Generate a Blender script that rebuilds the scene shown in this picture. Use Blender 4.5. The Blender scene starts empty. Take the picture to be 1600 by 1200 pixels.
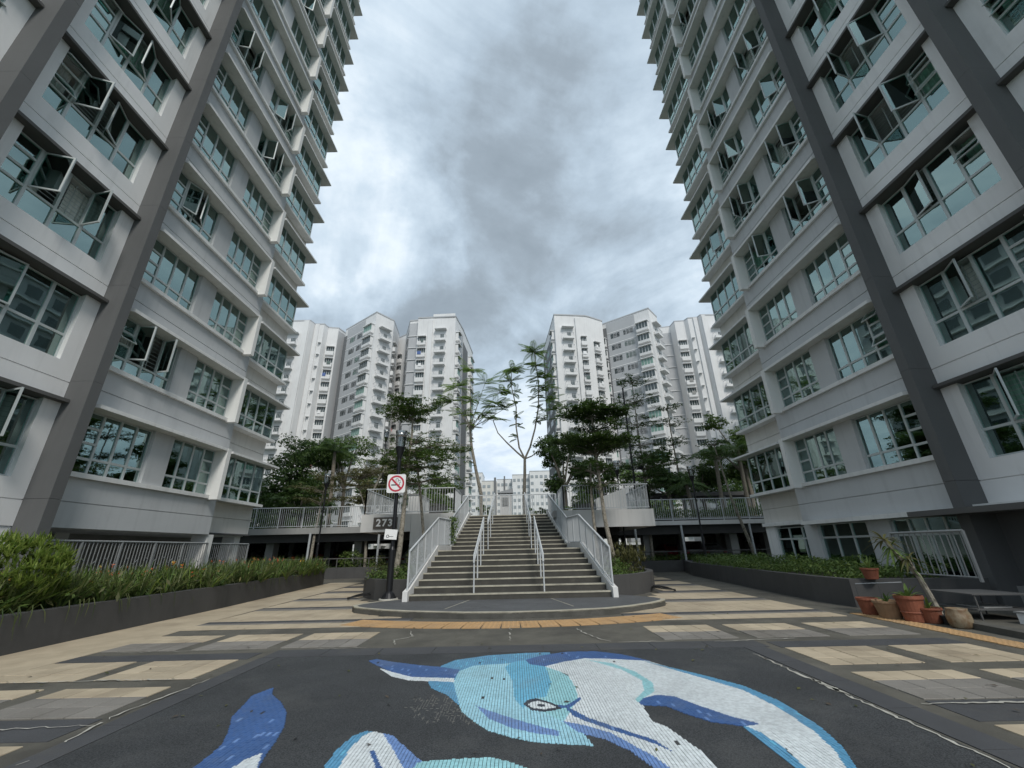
import bpy, bmesh, math, random
import numpy as np
from mathutils import Matrix, Vector
random.seed(11); rng = np.random.default_rng(5)
S = bpy.context.scene
COL = S.collection
CH = 1.345            # camera height above the plaza; heights called "rel" are measured from the camera

# ------------------------------------------------------------------ camera, sky, sun, exposure
def setup_view():
    cam = bpy.data.cameras.new('camera'); co = bpy.data.objects.new('camera', cam); COL.objects.link(co)
    cam.sensor_width = 36.0; cam.lens = 650.0 / 1600.0 * 36.0
    cam.clip_start = 0.05; cam.clip_end = 3000
    th, ro = 0.376, 0.022
    R = Vector((1, 0, 0)); U = Vector((0, -math.sin(th), math.cos(th))); F = Vector((0, math.cos(th), math.sin(th)))
    r = R * math.cos(ro) - U * math.sin(ro); u = R * math.sin(ro) + U * math.cos(ro)
    m = Matrix(((r.x, u.x, -F.x, 0), (r.y, u.y, -F.y, 0), (r.z, u.z, -F.z, CH), (0, 0, 0, 1)))
    co.matrix_world = m
    S.camera = co
    S.view_settings.view_transform = 'Standard'; S.view_settings.look = 'None'
    S.view_settings.gamma = 1; S.view_settings.use_curve_mapping = False
    S.view_settings.exposure = EXPOSURE
    S.cycles.max_bounces = 8; S.cycles.transparent_max_bounces = 24; S.cycles.glossy_bounces = 4
    S.cycles.use_denoising = True
EXPOSURE = 0.66
TO_SUN = Vector((0.24, -0.65, 0.72)).normalized()
setup_view()

def setup_sky():
    w = bpy.data.worlds.new('World'); S.world = w; w.use_nodes = True
    nt = w.node_tree; N = nt.nodes; L = nt.links; N.clear()
    def math_(op, a, b=None):
        n = N.new('ShaderNodeMath'); n.operation = op
        for i, v in enumerate((a, b)):
            if v is None: continue
            if isinstance(v, (int, float)): n.inputs[i].default_value = v
            else: L.new(v, n.inputs[i])
        return n.outputs[0]
    out = N.new('ShaderNodeOutputWorld'); bg = N.new('ShaderNodeBackground')
    sky = N.new('ShaderNodeTexSky'); sky.sky_type = 'NISHITA'; sky.sun_disc = False
    sky.sun_elevation = math.asin(TO_SUN.z); sky.sun_rotation = math.atan2(TO_SUN.x, TO_SUN.y)
    sky.air_density = 1.2; sky.dust_density = 2.0
    tc = N.new('ShaderNodeTexCoord'); sep = N.new('ShaderNodeSeparateXYZ'); L.new(tc.outputs['Generated'], sep.inputs[0])
    z = math_('ADD', math_('MAXIMUM', sep.outputs[2], 0.0), 0.22)
    comb = N.new('ShaderNodeCombineXYZ')
    L.new(math_('DIVIDE', sep.outputs[0], z), comb.inputs[0]); L.new(math_('DIVIDE', sep.outputs[1], z), comb.inputs[1])
    def noise(scale, detail, off, rough=0.55, dist=0.0):
        mp = N.new('ShaderNodeMapping'); mp.inputs['Location'].default_value = off
        L.new(comb.outputs[0], mp.inputs[0])
        n = N.new('ShaderNodeTexNoise'); n.inputs['Scale'].default_value = scale; n.inputs['Detail'].default_value = detail
        n.inputs['Roughness'].default_value = rough; n.inputs['Distortion'].default_value = dist
        L.new(mp.outputs[0], n.inputs['Vector']); return n.outputs['Fac']
    big = noise(0.85, 3, (3.1, 0.4, 0), 0.5); mid = noise(1.7, 7, (0.7, 5.2, 0), 0.58, 0.8); fine = noise(5.0, 7, (4.0, 1.0, 2), 0.6, 0.2)
    # thick cloud banks hang in a few directions of the sky
    wob = N.new('ShaderNodeTexNoise'); wob.inputs['Scale'].default_value = 3.2; wob.inputs['Detail'].default_value = 6; wob.inputs['Roughness'].default_value = 0.6
    L.new(tc.outputs['Generated'], wob.inputs['Vector'])
    off = N.new('ShaderNodeVectorMath'); off.operation = 'MULTIPLY_ADD'; L.new(wob.outputs['Color'], off.inputs[0]); off.inputs[1].default_value = (.62, .62, .62); off.inputs[2].default_value = (-.31, -.31, -.31)
    wd = N.new('ShaderNodeVectorMath'); wd.operation = 'ADD'; L.new(tc.outputs['Generated'], wd.inputs[0]); L.new(off.outputs[0], wd.inputs[1])
    nrm = N.new('ShaderNodeVectorMath'); nrm.operation = 'NORMALIZE'; L.new(wd.outputs[0], nrm.inputs[0])
    def bank(d, lo, hi):
        v = N.new('ShaderNodeVectorMath'); v.operation = 'DOT_PRODUCT'
        L.new(nrm.outputs[0], v.inputs[0]); v.inputs[1].default_value = Vector(d).normalized()
        m = N.new('ShaderNodeMapRange'); m.interpolation_type = 'SMOOTHSTEP'; L.new(v.outputs['Value'], m.inputs[0])
        m.inputs[1].default_value = lo; m.inputs[2].default_value = hi; return m.outputs[0]
    dens = math_('ADD', math_('MULTIPLY', big, 0.34), math_('ADD', math_('MULTIPLY', mid, 0.55), math_('ADD', math_('MULTIPLY', fine, 0.22), 0.08)))
    for d, lo, hi, a in BANKS:
        dens = math_('ADD', dens, math_('MULTIPLY', bank(d, lo, hi), a))
    ramp = N.new('ShaderNodeValToRGB'); L.new(dens, ramp.inputs[0])
    e = ramp.color_ramp.elements
    e[0].position = 0.36; e[0].color = (0.40, 0.52, 0.68, 1)
    e[1].position = 0.92; e[1].color = (0.20, 0.245, 0.29, 1)
    for p, c in ((0.46, (0.54, 0.64, 0.76)), (0.53, (0.69, 0.77, 0.84)), (0.60, (0.52, 0.62, 0.715)), (0.68, (0.395, 0.485, 0.575)), (0.78, (0.285, 0.345, 0.405))):
        k = e.new(p); k.color = (*c, 1)
    # the open sky that shows between the clouds
    gap = N.new('ShaderNodeMapRange'); L.new(dens, gap.inputs[0]); gap.inputs[1].default_value = 0.20; gap.inputs[2].default_value = 0.47
    skm = N.new('ShaderNodeMixRGB'); skm.blend_type = 'MULTIPLY'; skm.inputs[0].default_value = 1; L.new(sky.outputs[0], skm.inputs[1]); skm.inputs[2].default_value = (0.13, 0.12, 0.11, 1)
    cl = N.new('ShaderNodeMixRGB'); cl.blend_type = 'MULTIPLY'; cl.inputs[0].default_value = 1; L.new(ramp.outputs[0], cl.inputs[1]); cl.inputs[2].default_value = (CLOUD, CLOUD, CLOUD, 1)
    mx = N.new('ShaderNodeMixRGB'); L.new(gap.outputs[0], mx.inputs[0]); L.new(skm.outputs[0], mx.inputs[1]); L.new(cl.outputs[0], mx.inputs[2])
    sc = N.new('ShaderNodeMixRGB'); sc.blend_type = 'MULTIPLY'; sc.inputs[0].default_value = 1
    L.new(mx.outputs[0], sc.inputs[1]); sc.inputs[2].default_value = (10, 10, 10, 1)
    L.new(sc.outputs[0], bg.inputs[0]); bg.inputs[1].default_value = 0.10
    L.new(bg.outputs[0], out.inputs[0])
CLOUD = 0.80
BANKS = [((0.03, 0.79, 0.61), 0.86, 0.99, 0.05), ((0.045, 0.72, 0.69), 0.95, 1.0, 0.045), ((-0.06, 0.66, 0.75), 0.95, 1.0, 0.04), ((0.14, 0.70, 0.70), 0.95, 1.0, 0.04), ((-0.05, 0.88, 0.47), 0.97, 1.0, 0.05), ((0.2, 0.84, 0.5), 0.97, 1.0, 0.04), ((-0.3, 0.86, 0.42), 0.975, 1.0, 0.05),
         ((-0.31, 0.70, 0.64), 0.965, 1.0, -0.09), ((0.29, 0.70, 0.65), 0.97, 1.0, -0.08), ((0.0, 0.975, 0.22), 0.955, 1.0, -0.10), ((-0.18, 0.55, 0.81), 0.975, 1.0, -0.04)]
setup_sky()
sun = bpy.data.lights.new('sun', 'SUN'); sun.energy = 1.5; sun.angle = math.radians(14); sun.color = (1.0, 0.96, 0.90)
so = bpy.data.objects.new('sun', sun); COL.objects.link(so); so.rotation_euler = (-TO_SUN).to_track_quat('-Z', 'Y').to_euler()

# ------------------------------------------------------------------ materials
MATS = {}
def mat(name, col, rough=0.8, var=0.12, scale=3.0, bump=0.0, bscale=60.0, speck=0.0, spscale=220.0, metal=0.0, stain=None, streak=0.0, spec=0.5, objvar=0.0):
    m = bpy.data.materials.new(name); m.use_nodes = True
    nt = m.node_tree; N = nt.nodes; L = nt.links
    b = N['Principled BSDF']; b.inputs['Roughness'].default_value = rough; b.inputs['Metallic'].default_value = metal
    b.inputs['Specular IOR Level'].default_value = spec
    tc = N.new('ShaderNodeTexCoord'); src = tc.outputs['Object']
    gp = N.new('ShaderNodeNewGeometry'); pos = gp.outputs['Position']
    n = N.new('ShaderNodeTexNoise'); n.inputs['Scale'].default_value = scale; n.inputs['Detail'].default_value = 6; n.inputs['Roughness'].default_value = 0.6
    L.new(pos, n.inputs['Vector'])
    mr = N.new('ShaderNodeMapRange'); L.new(n.outputs['Fac'], mr.inputs[0]); mr.inputs[1].default_value = 0.25; mr.inputs[2].default_value = 0.75
    mr.inputs[3].default_value = 1 - var; mr.inputs[4].default_value = 1 + var
    mul = N.new('ShaderNodeMixRGB'); mul.blend_type = 'MULTIPLY'; mul.inputs[0].default_value = 1
    mul.inputs[1].default_value = (*col, 1); L.new(mr.outputs[0], mul.inputs[2]); c = mul.outputs[0]
    if speck:
        n2 = N.new('ShaderNodeTexNoise'); n2.inputs['Scale'].default_value = spscale; n2.inputs['Detail'].default_value = 2; L.new(pos, n2.inputs['Vector'])
        m2 = N.new('ShaderNodeMapRange'); L.new(n2.outputs['Fac'], m2.inputs[0]); m2.inputs[1].default_value = 0.35; m2.inputs[2].default_value = 0.65
        m2.inputs[3].default_value = 1 - speck; m2.inputs[4].default_value = 1 + speck
        x = N.new('ShaderNodeMixRGB'); x.blend_type = 'MULTIPLY'; x.inputs[0].default_value = 1; L.new(c, x.inputs[1]); L.new(m2.outputs[0], x.inputs[2]); c = x.outputs[0]
    if stain:
        scol, sscale, lo, hi, amt = stain
        n3 = N.new('ShaderNodeTexNoise'); n3.inputs['Scale'].default_value = sscale; n3.inputs['Detail'].default_value = 8; n3.inputs['Roughness'].default_value = 0.65
        mp = N.new('ShaderNodeMapping'); mp.inputs['Location'].default_value = (7.3, 1.9, 3.3); L.new(pos, mp.inputs[0]); L.new(mp.outputs[0], n3.inputs['Vector'])
        m3 = N.new('ShaderNodeMapRange'); L.new(n3.outputs['Fac'], m3.inputs[0]); m3.inputs[1].default_value = lo; m3.inputs[2].default_value = hi; m3.inputs[4].default_value = amt
        x = N.new('ShaderNodeMixRGB'); L.new(m3.outputs[0], x.inputs[0]); L.new(c, x.inputs[1]); x.inputs[2].default_value = (*scol, 1); c = x.outputs[0]
    if streak:
        mp = N.new('ShaderNodeMapping'); mp.inputs['Scale'].default_value = (5.3, 5.3, 0.45); L.new(pos, mp.inputs[0])
        n4 = N.new('ShaderNodeTexNoise'); n4.inputs['Scale'].default_value = 1.0; n4.inputs['Detail'].default_value = 5; L.new(mp.outputs[0], n4.inputs['Vector'])
        m4 = N.new('ShaderNodeMapRange'); L.new(n4.outputs['Fac'], m4.inputs[0]); m4.inputs[1].default_value = 0.52; m4.inputs[2].default_value = 0.8; m4.inputs[3].default_value = 1; m4.inputs[4].default_value = 1 - streak
        x = N.new('ShaderNodeMixRGB'); x.blend_type = 'MULTIPLY'; x.inputs[0].default_value = 1; L.new(c, x.inputs[1]); L.new(m4.outputs[0], x.inputs[2]); c = x.outputs[0]
    if objvar:
        oi = N.new('ShaderNodeObjectInfo'); m6 = N.new('ShaderNodeMapRange'); L.new(oi.outputs['Random'], m6.inputs[0]); m6.inputs[3].default_value = 1 - objvar; m6.inputs[4].default_value = 1 + objvar
        x = N.new('ShaderNodeMixRGB'); x.blend_type = 'MULTIPLY'; x.inputs[0].default_value = 1; L.new(c, x.inputs[1]); L.new(m6.outputs[0], x.inputs[2]); c = x.outputs[0]
    L.new(c, b.inputs['Base Color'])
    if bump:
        n5 = N.new('ShaderNodeTexNoise'); n5.inputs['Scale'].default_value = bscale; n5.inputs['Detail'].default_value = 4; L.new(pos, n5.inputs['Vector'])
        bp = N.new('ShaderNodeBump'); bp.inputs['Strength'].default_value = bump; bp.inputs['Distance'].default_value = 0.01
        L.new(n5.outputs['Fac'], bp.inputs['Height']); L.new(bp.outputs[0], b.inputs['Normal'])
    MATS[name] = m; return m
def leafmat(name, col, col2, rough=0.55, trans=0.35):
    m = bpy.data.materials.new(name); m.use_nodes = True
    nt = m.node_tree; N = nt.nodes; L = nt.links; N.clear()
    out = N.new('ShaderNodeOutputMaterial'); g = N.new('ShaderNodeNewGeometry')
    r = N.new('ShaderNodeValToRGB'); L.new(g.outputs['Random Per Island'], r.inputs[0])
    r.color_ramp.elements[0].color = (*col, 1); r.color_ramp.elements[1].color = (*col2, 1)
    p = N.new('ShaderNodeBsdfPrincipled'); p.inputs['Roughness'].default_value = rough; p.inputs['Specular IOR Level'].default_value = 0.35
    t = N.new('ShaderNodeBsdfTranslucent'); mx = N.new('ShaderNodeMixShader'); mx.inputs[0].default_value = trans
    L.new(r.outputs[0], p.inputs['Base Color']); L.new(r.outputs[0], t.inputs[0])
    L.new(p.outputs[0], mx.inputs[1]); L.new(t.outputs[0], mx.inputs[2]); L.new(mx.outputs[0], out.inputs[0])
    MATS[name] = m; return m
def glassmat(name, tint, base=0.16, ior=1.6, refl=(0.86, 0.97, 0.96)):
    m = bpy.data.materials.new(name); m.use_nodes = True
    nt = m.node_tree; N = nt.nodes; L = nt.links; N.clear()
    out = N.new('ShaderNodeOutputMaterial'); tr = N.new('ShaderNodeBsdfTransparent'); tr.inputs[0].default_value = (*tint, 1)
    gl = N.new('ShaderNodeBsdfGlossy'); gl.inputs['Roughness'].default_value = 0.015; gl.inputs[0].default_value = (*refl, 1)
    f = N.new('ShaderNodeFresnel'); f.inputs[0].default_value = ior
    ma = N.new('ShaderNodeMath'); ma.operation = 'MULTIPLY_ADD'; L.new(f.outputs[0], ma.inputs[0]); ma.inputs[1].default_value = 1 - base; ma.inputs[2].default_value = base
    n = N.new('ShaderNodeTexNoise'); n.inputs['Scale'].default_value = 1.3; g = N.new('ShaderNodeNewGeometry'); L.new(g.outputs['Position'], n.inputs['Vector'])
    bp = N.new('ShaderNodeBump'); bp.inputs['Strength'].default_value = 0.02; bp.inputs['Distance'].default_value = 0.05; L.new(n.outputs['Fac'], bp.inputs['Height']); L.new(bp.outputs[0], gl.inputs['Normal'])
    mx = N.new('ShaderNodeMixShader'); L.new(ma.outputs[0], mx.inputs[0]); L.new(tr.outputs[0], mx.inputs[1]); L.new(gl.outputs[0], mx.inputs[2]); L.new(mx.outputs[0], out.inputs[0])
    MATS[name] = m; return m

mat('wall_white', (0.79, 0.785, 0.78), 0.85, 0.07, 0.5, 0.15, 90, streak=0.13, stain=((0.5, 0.49, 0.47), 1.1, 0.6, 0.85, 0.35))
mat('wall_grey', (0.505, 0.515, 0.52), 0.85, 0.07, 0.5, 0.2, 90, streak=0.13, stain=((0.34, 0.34, 0.34), 1.1, 0.6, 0.85, 0.35))
mat('wall_cream', (0.64, 0.62, 0.58), 0.85, 0.06, 0.6, 0.15, 90, streak=0.15)
mat('pillar_dark', (0.11, 0.112, 0.112), 0.85, 0.08, 0.8, 0.3, 70, streak=0.1)
mat('slab_dark', (0.10, 0.098, 0.095), 0.8, 0.1, 1.0, 0.2, 70)
mat('canopy_white', (0.70, 0.70, 0.685), 0.8, 0.08, 1.0, 0.1, 80, streak=0.2)
mat('fin_white', (0.74, 0.735, 0.71), 0.8, 0.04, 1.0, 0.1, 80, streak=0.05)
mat('frame_metal', (0.50, 0.54, 0.535), 0.5, 0.04, 2.0, metal=0.1)
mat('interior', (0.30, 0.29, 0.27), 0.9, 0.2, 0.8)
mat('curtain_green', (0.34, 0.58, 0.47), 0.9, 0.15, 2.0)
mat('curtain_white', (0.75, 0.76, 0.72), 0.9, 0.1, 2.0)
mat('curtain_dark', (0.12, 0.16, 0.15), 0.9, 0.1, 2.0)
glassmat('glass_teal', (0.64, 0.90, 0.82), 0.15, 2.15, (0.74, 1.0, 0.955))
glassmat('glass_far', (0.30, 0.40, 0.40), 0.12)
mat('plaza_concrete', (0.105, 0.098, 0.080), 0.85, 0.25, 2.2, 0.5, 120, speck=0.35, spscale=170, stain=((0.052, 0.048, 0.040), 0.9, 0.46, 0.66, 0.85))
mat('band_charcoal', (0.055, 0.056, 0.060), 0.8, 0.2, 1.6, 0.3, 120, speck=0.3, spscale=260, stain=((0.11, 0.10, 0.08), 1.4, 0.55, 0.8, 0.5))
mat('tile_beige', (0.44, 0.365, 0.26), 0.7, 0.14, 1.6, 0.15, 140, speck=0.08, stain=((0.27, 0.215, 0.15), 1.1, 0.46, 0.72, 0.8), objvar=0.13)
mat('tile_grey', (0.20, 0.185, 0.165), 0.75, 0.16, 1.6, 0.2, 140, speck=0.25, stain=((0.11, 0.095, 0.075), 1.3, 0.48, 0.75, 0.6), objvar=0.10)
mat('tile_tactile', (0.44, 0.27, 0.125), 0.75, 0.15, 3.0, 0.2, 140, stain=((0.30, 0.22, 0.14), 2.0, 0.5, 0.75, 0.7))
mat('mosaic_ground', (0.036, 0.038, 0.040), 0.75, 0.30, 1.1, 0.5, 220, speck=0.75, spscale=95, stain=((0.105, 0.105, 0.10), 1.3, 0.52, 0.78, 0.5))
mat('grout', (0.17, 0.165, 0.15), 0.9, 0.25, 6)
mat('deposit', (0.40, 0.385, 0.34), 0.9, 0.25, 6, 0.4, 80)
mat('kerb_dark', (0.085, 0.082, 0.072), 0.85, 0.3, 3.0, 0.4, 100, speck=0.3, stain=((0.05, 0.05, 0.04), 2.0, 0.5, 0.7, 0.7))
mat('step_dark', (0.058, 0.055, 0.047), 0.85, 0.3, 2.5, 0.4, 120, speck=0.25, stain=((0.14, 0.125, 0.095), 3.0, 0.55, 0.8, 0.5))
mat('platform_dark', (0.085, 0.087, 0.090), 0.7, 0.2, 1.5, 0.4, 150, speck=0.3)
mat('nosing', (0.40, 0.375, 0.30), 0.8, 0.3, 4.0, 0.2, 90)
mat('paint_white', (0.68, 0.67, 0.65), 0.75, 0.06, 1.2, 0.15, 60, streak=0.16, stain=((0.45, 0.42, 0.36), 1.6, 0.62, 0.85, 0.5))
mat('rail_grey', (0.44, 0.46, 0.47), 0.5, 0.05, 3.0, metal=0.2)
mat('rail_dim', (0.30, 0.31, 0.31), 0.55, 0.08, 3.0, metal=0.2)
mat('rail_white', (0.53, 0.55, 0.56), 0.5, 0.05, 3.0)
mat('steel', (0.62, 0.63, 0.64), 0.3, 0.05, 3.0, metal=0.8)
mat('planter_dark', (0.070, 0.069, 0.068), 0.8, 0.15, 1.2, 0.25, 100, streak=0.2, stain=((0.13, 0.125, 0.12), 1.8, 0.6, 0.85, 0.4))
mat('soil', (0.07, 0.055, 0.04), 0.95, 0.3, 6, 0.6, 30)
mat('grass_ground', (0.06, 0.085, 0.035), 0.95, 0.3, 2, 0.5, 30)
mat('black_metal', (0.014, 0.014, 0.016), 0.4, 0.1, 3, metal=0.3)
mat('lamp_metal', (0.42, 0.42, 0.41), 0.25, 0.05, 3, metal=0.9)
glassmat('lamp_glass', (0.78, 0.80, 0.79), 0.08, 1.45, (1, 1, 1))
mat('sign_white', (0.82, 0.82, 0.81), 0.5, 0.03, 2)
mat('sign_red', (0.50, 0.035, 0.06), 0.5, 0.03, 2)
mat('sign_brown', (0.10, 0.088, 0.075), 0.6, 0.06, 4)
mat('terracotta', (0.21, 0.068, 0.036), 0.8, 0.25, 6, 0.2, 60, stain=((0.30, 0.22, 0.18), 7, 0.58, 0.8, 0.5))
mat('clay_brown', (0.24, 0.15, 0.085), 0.8, 0.2, 6, 0.2, 60)
mat('jar_glaze', (0.26, 0.21, 0.14), 0.5, 0.3, 9, 0.2, 40, stain=((0.15, 0.08, 0.035), 6, 0.42, 0.6, 0.9))
mat('bark', (0.20, 0.175, 0.14), 0.9, 0.3, 9, 0.6, 30)
mat('bark_pale', (0.30, 0.27, 0.22), 0.9, 0.35, 14, 0.6, 30, stain=((0.10, 0.09, 0.07), 12, 0.5, 0.62, 0.9))
mat('far_white', (0.70, 0.70, 0.695), 0.85, 0.06, 0.25, streak=0.14)
mat('far_grey', (0.43, 0.44, 0.45), 0.85, 0.04, 0.25, streak=0.05)
mat('far_dark', (0.16, 0.165, 0.17), 0.85, 0.05, 0.25)
mat('far_window', (0.055, 0.075, 0.075), 0.15, 0.3, 0.8, spec=0.8)
mat('hazed_window', (0.30, 0.33, 0.35), 0.4, 0.1, 0.8)  # haze put into the colour: paler panes for the distant blocks
mat('far_green', (0.20, 0.33, 0.28), 0.5, 0.2, 0.8)
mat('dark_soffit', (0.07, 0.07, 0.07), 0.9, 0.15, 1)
mat('concrete', (0.30, 0.30, 0.29), 0.85, 0.12, 1.2, 0.2, 60, streak=0.12)
mat('cloth_pink', (0.72, 0.22, 0.25), 0.9, 0.1, 3)
mat('cloth_red', (0.55, 0.06, 0.07), 0.9, 0.1, 3)
mat('cloth_blue', (0.10, 0.16, 0.36), 0.9, 0.1, 3)
mat('cloth_white', (0.8, 0.8, 0.8), 0.9, 0.1, 3)
mat('car_red', (0.30, 0.03, 0.03), 0.3, 0.05, 2)
mat('car_silver', (0.55, 0.56, 0.57), 0.3, 0.05, 2, metal=0.4)
mat('rubber', (0.02, 0.02, 0.02), 0.9, 0.1, 3)
for k, c in dict(azure=(0.10, 0.30, 0.48), navy=(0.045, 0.115, 0.30), white=(0.66, 0.70, 0.71), sky=(0.33, 0.60, 0.70), cyan=(0.13, 0.42, 0.60), aqua=(0.30, 0.58, 0.62), royal=(0.15, 0.26, 0.52), ink=(0.02, 0.025, 0.04)).items():
    mat('mosaic_' + k, c, 0.45, 0.10, 2.0, 0.0, speck=0.12, spscale=30, stain=((0.20, 0.22, 0.235), 1.7, 0.52, 0.85, 0.5))
leafmat('leaf_dark', (0.034, 0.074, 0.018), (0.095, 0.155, 0.036))
leafmat('leaf_mid', (0.055, 0.112, 0.024), (0.140, 0.205, 0.048))
leafmat('leaf_bright', (0.070, 0.130, 0.030), (0.170, 0.230, 0.060))
leafmat('leaf_olive', (0.075, 0.085, 0.030), (0.170, 0.160, 0.060))
leafmat('leaf_feather', (0.110, 0.200, 0.045), (0.250, 0.350, 0.090), trans=0.45)
leafmat('leaf_lily', (0.055, 0.095, 0.028), (0.190, 0.210, 0.080), trans=0.4)
leafmat('leaf_tuft', (0.110, 0.190, 0.030), (0.280, 0.340, 0.075), trans=0.45)
leafmat('petal_orange', (0.60, 0.10, 0.03), (0.75, 0.22, 0.10))
leafmat('petal_yellow', (0.70, 0.42, 0.05), (0.75, 0.55, 0.12))

# ------------------------------------------------------------------ mesh helpers
def link(o): COL.objects.link(o); return o
def empty(name, loc, label=None, cat=None, group=None, rz=0.0):
    o = bpy.data.objects.new(name, None); o.empty_display_size = 0.3; link(o)
    o.location = loc; o.rotation_euler = (0, 0, rz); tag(o, label, cat, group); return o
def tag(o, label=None, cat=None, group=None, kind=None):
    if label: o['label'] = label
    if cat: o['category'] = cat
    if group: o['group'] = group
    if kind: o['kind'] = kind
    return o
class MB:
    def __init__(s): s.v = []; s.f = []; s.m = []; s.mats = []
    def mi(s, m):
        if m not in s.mats: s.mats.append(m)
        return s.mats.index(m)
    def add(s, vs, fs, m):
        b = len(s.v); k = s.mi(m); s.v.extend(vs)
        for f in fs: s.f.append([b + i for i in f]); s.m.append(k)
        return s
    def box(s, x0, x1, y0, y1, z0, z1, m):
        if x0 > x1: x0, x1 = x1, x0
        if y0 > y1: y0, y1 = y1, y0
        return s.add([(x0, y0, z0), (x1, y0, z0), (x1, y1, z0), (x0, y1, z0), (x0, y0, z1), (x1, y0, z1), (x1, y1, z1), (x0, y1, z1)],
                     [(3, 2, 1, 0), (4, 5, 6, 7), (0, 1, 5, 4), (1, 2, 6, 5), (2, 3, 7, 6), (3, 0, 4, 7)], m)
    def hexa(s, b, t, m):      # four bottom points and four top points, same turn
        return s.add(list(b) + list(t), [(3, 2, 1, 0), (4, 5, 6, 7), (0, 1, 5, 4), (1, 2, 6, 5), (2, 3, 7, 6), (3, 0, 4, 7)], m)
    def prism(s, poly, z0, z1, m):   # plan polygon raised between two heights
        n = len(poly)
        a = sum(poly[i][0] * poly[(i + 1) % n][1] - poly[(i + 1) % n][0] * poly[i][1] for i in range(n))
        if a < 0: poly = poly[::-1]
        vs = [(x, y, z0) for x, y in poly] + [(x, y, z1) for x, y in poly]
        return s.add(vs, [tuple(range(n))[::-1], tuple(range(n, 2 * n))] + [(i, (i + 1) % n, n + (i + 1) % n, n + i) for i in range(n)], m)
    def profile_y(s, prof, y0, y1, m):   # XZ profile drawn out along Y
        n = len(prof)
        a = sum(prof[i][0] * prof[(i + 1) % n][1] - prof[(i + 1) % n][0] * prof[i][1] for i in range(n))
        if a > 0: prof = prof[::-1]
        vs = [(x, y0, z) for x, z in prof] + [(x, y1, z) for x, z in prof]
        return s.add(vs, [tuple(range(n))[::-1], tuple(range(n, 2 * n))] + [(i, (i + 1) % n, n + (i + 1) % n, n + i) for i in range(n)], m)
    def tube(s, p0, p1, r0, m, r1=None, n=8, cap=True):
        r1 = r0 if r1 is None else r1
        p0, p1 = Vector(p0), Vector(p1); d = (p1 - p0)
        if d.length < 1e-6: return s
        d.normalize(); a = d.orthogonal().normalized(); b = d.cross(a)
        vs = []
        for p, r in ((p0, r0), (p1, r1)):
            for i in range(n):
                t = 2 * math.pi * i / n; vs.append(tuple(p + a * (r * math.cos(t)) + b * (r * math.sin(t))))
        fs = [(i, (i + 1) % n, n + (i + 1) % n, n + i) for i in range(n)]
        if cap: fs += [tuple(range(n))[::-1], tuple(range(n, 2 * n))]
        return s.add(vs, fs, m)
    def path(s, pts, rads, m, n=8):     # one continuous tapering tube through points
        pts = [Vector(p) for p in pts]; vs = []; ref = None
        for i, p in enumerate(pts):
            d = (pts[min(i + 1, len(pts) - 1)] - pts[max(i - 1, 0)]).normalized()
            if ref is None: ref = d.orthogonal().normalized()
            a = (ref - d * ref.dot(d)).normalized(); ref = a; b = d.cross(a)
            r = rads[i] if isinstance(rads, (list, tuple)) else rads
            for k in range(n):
                t = 2 * math.pi * k / n; vs.append(tuple(p + a * (r * math.cos(t)) + b * (r * math.sin(t))))
        fs = []
        for i in range(len(pts) - 1):
            for k in range(n): fs.append((i * n + k, i * n + (k + 1) % n, (i + 1) * n + (k + 1) % n, (i + 1) * n + k))
        fs += [tuple(range(n))[::-1], tuple(range((len(pts) - 1) * n, len(pts) * n))]
        return s.add(vs, fs, m)
    def lathe(s, prof, c, m, n=20):
        vs = []; fs = []
        for r, z in prof:
            for i in range(n):
                t = 2 * math.pi * i / n; vs.append((c[0] + r * math.cos(t), c[1] + r * math.sin(t), c[2] + z))
        for j in range(len(prof) - 1):
            for i in range(n): fs.append((j * n + i, j * n + (i + 1) % n, (j + 1) * n + (i + 1) % n, (j + 1) * n + i))
        fs.append(tuple(range(n))[::-1]); fs.append(tuple(range((len(prof) - 1) * n, len(prof) * n)))
        return s.add(vs, fs, m)
    def mesh(s, name, flip=False):
        me = bpy.data.meshes.new(name)
        fs = [f[::-1] for f in s.f] if flip else s.f
        me.from_pydata(s.v, [], fs); me.polygons.foreach_set('material_index', s.m)
        for m in s.mats: me.materials.append(MATS[m])
        me.update(); return me
    def build(s, name, parent=None, loc=None, smooth=False):
        if parent is not None and loc is None:       # shape was drawn in world space
            pl = parent_loc(parent); s.v = [(x - pl[0], y - pl[1], z - pl[2]) for x, y, z in s.v]
        me = s.mesh(name)
        if smooth: me.polygons.foreach_set('use_smooth', [True] * len(me.polygons))
        o = bpy.data.objects.new(name, me); link(o)
        if parent is not None: o.parent = parent
        if loc is not None: o.location = loc
        return o
def parent_loc(p):
    t = Vector((0, 0, 0))
    while p is not None: t += p.location; p = p.parent
    return t
def put(name, me, parent, loc, rot=None):
    o = bpy.data.objects.new(name, me); link(o); o.parent = parent; o.location = loc
    if rot: o.rotation_euler = rot
    return o
def copy_tree(o, parent=None):
    c = o.copy(); COL.objects.link(c)
    if parent is not None: c.parent = parent
    for ch in list(o.children): copy_tree(ch, c)
    return c
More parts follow.
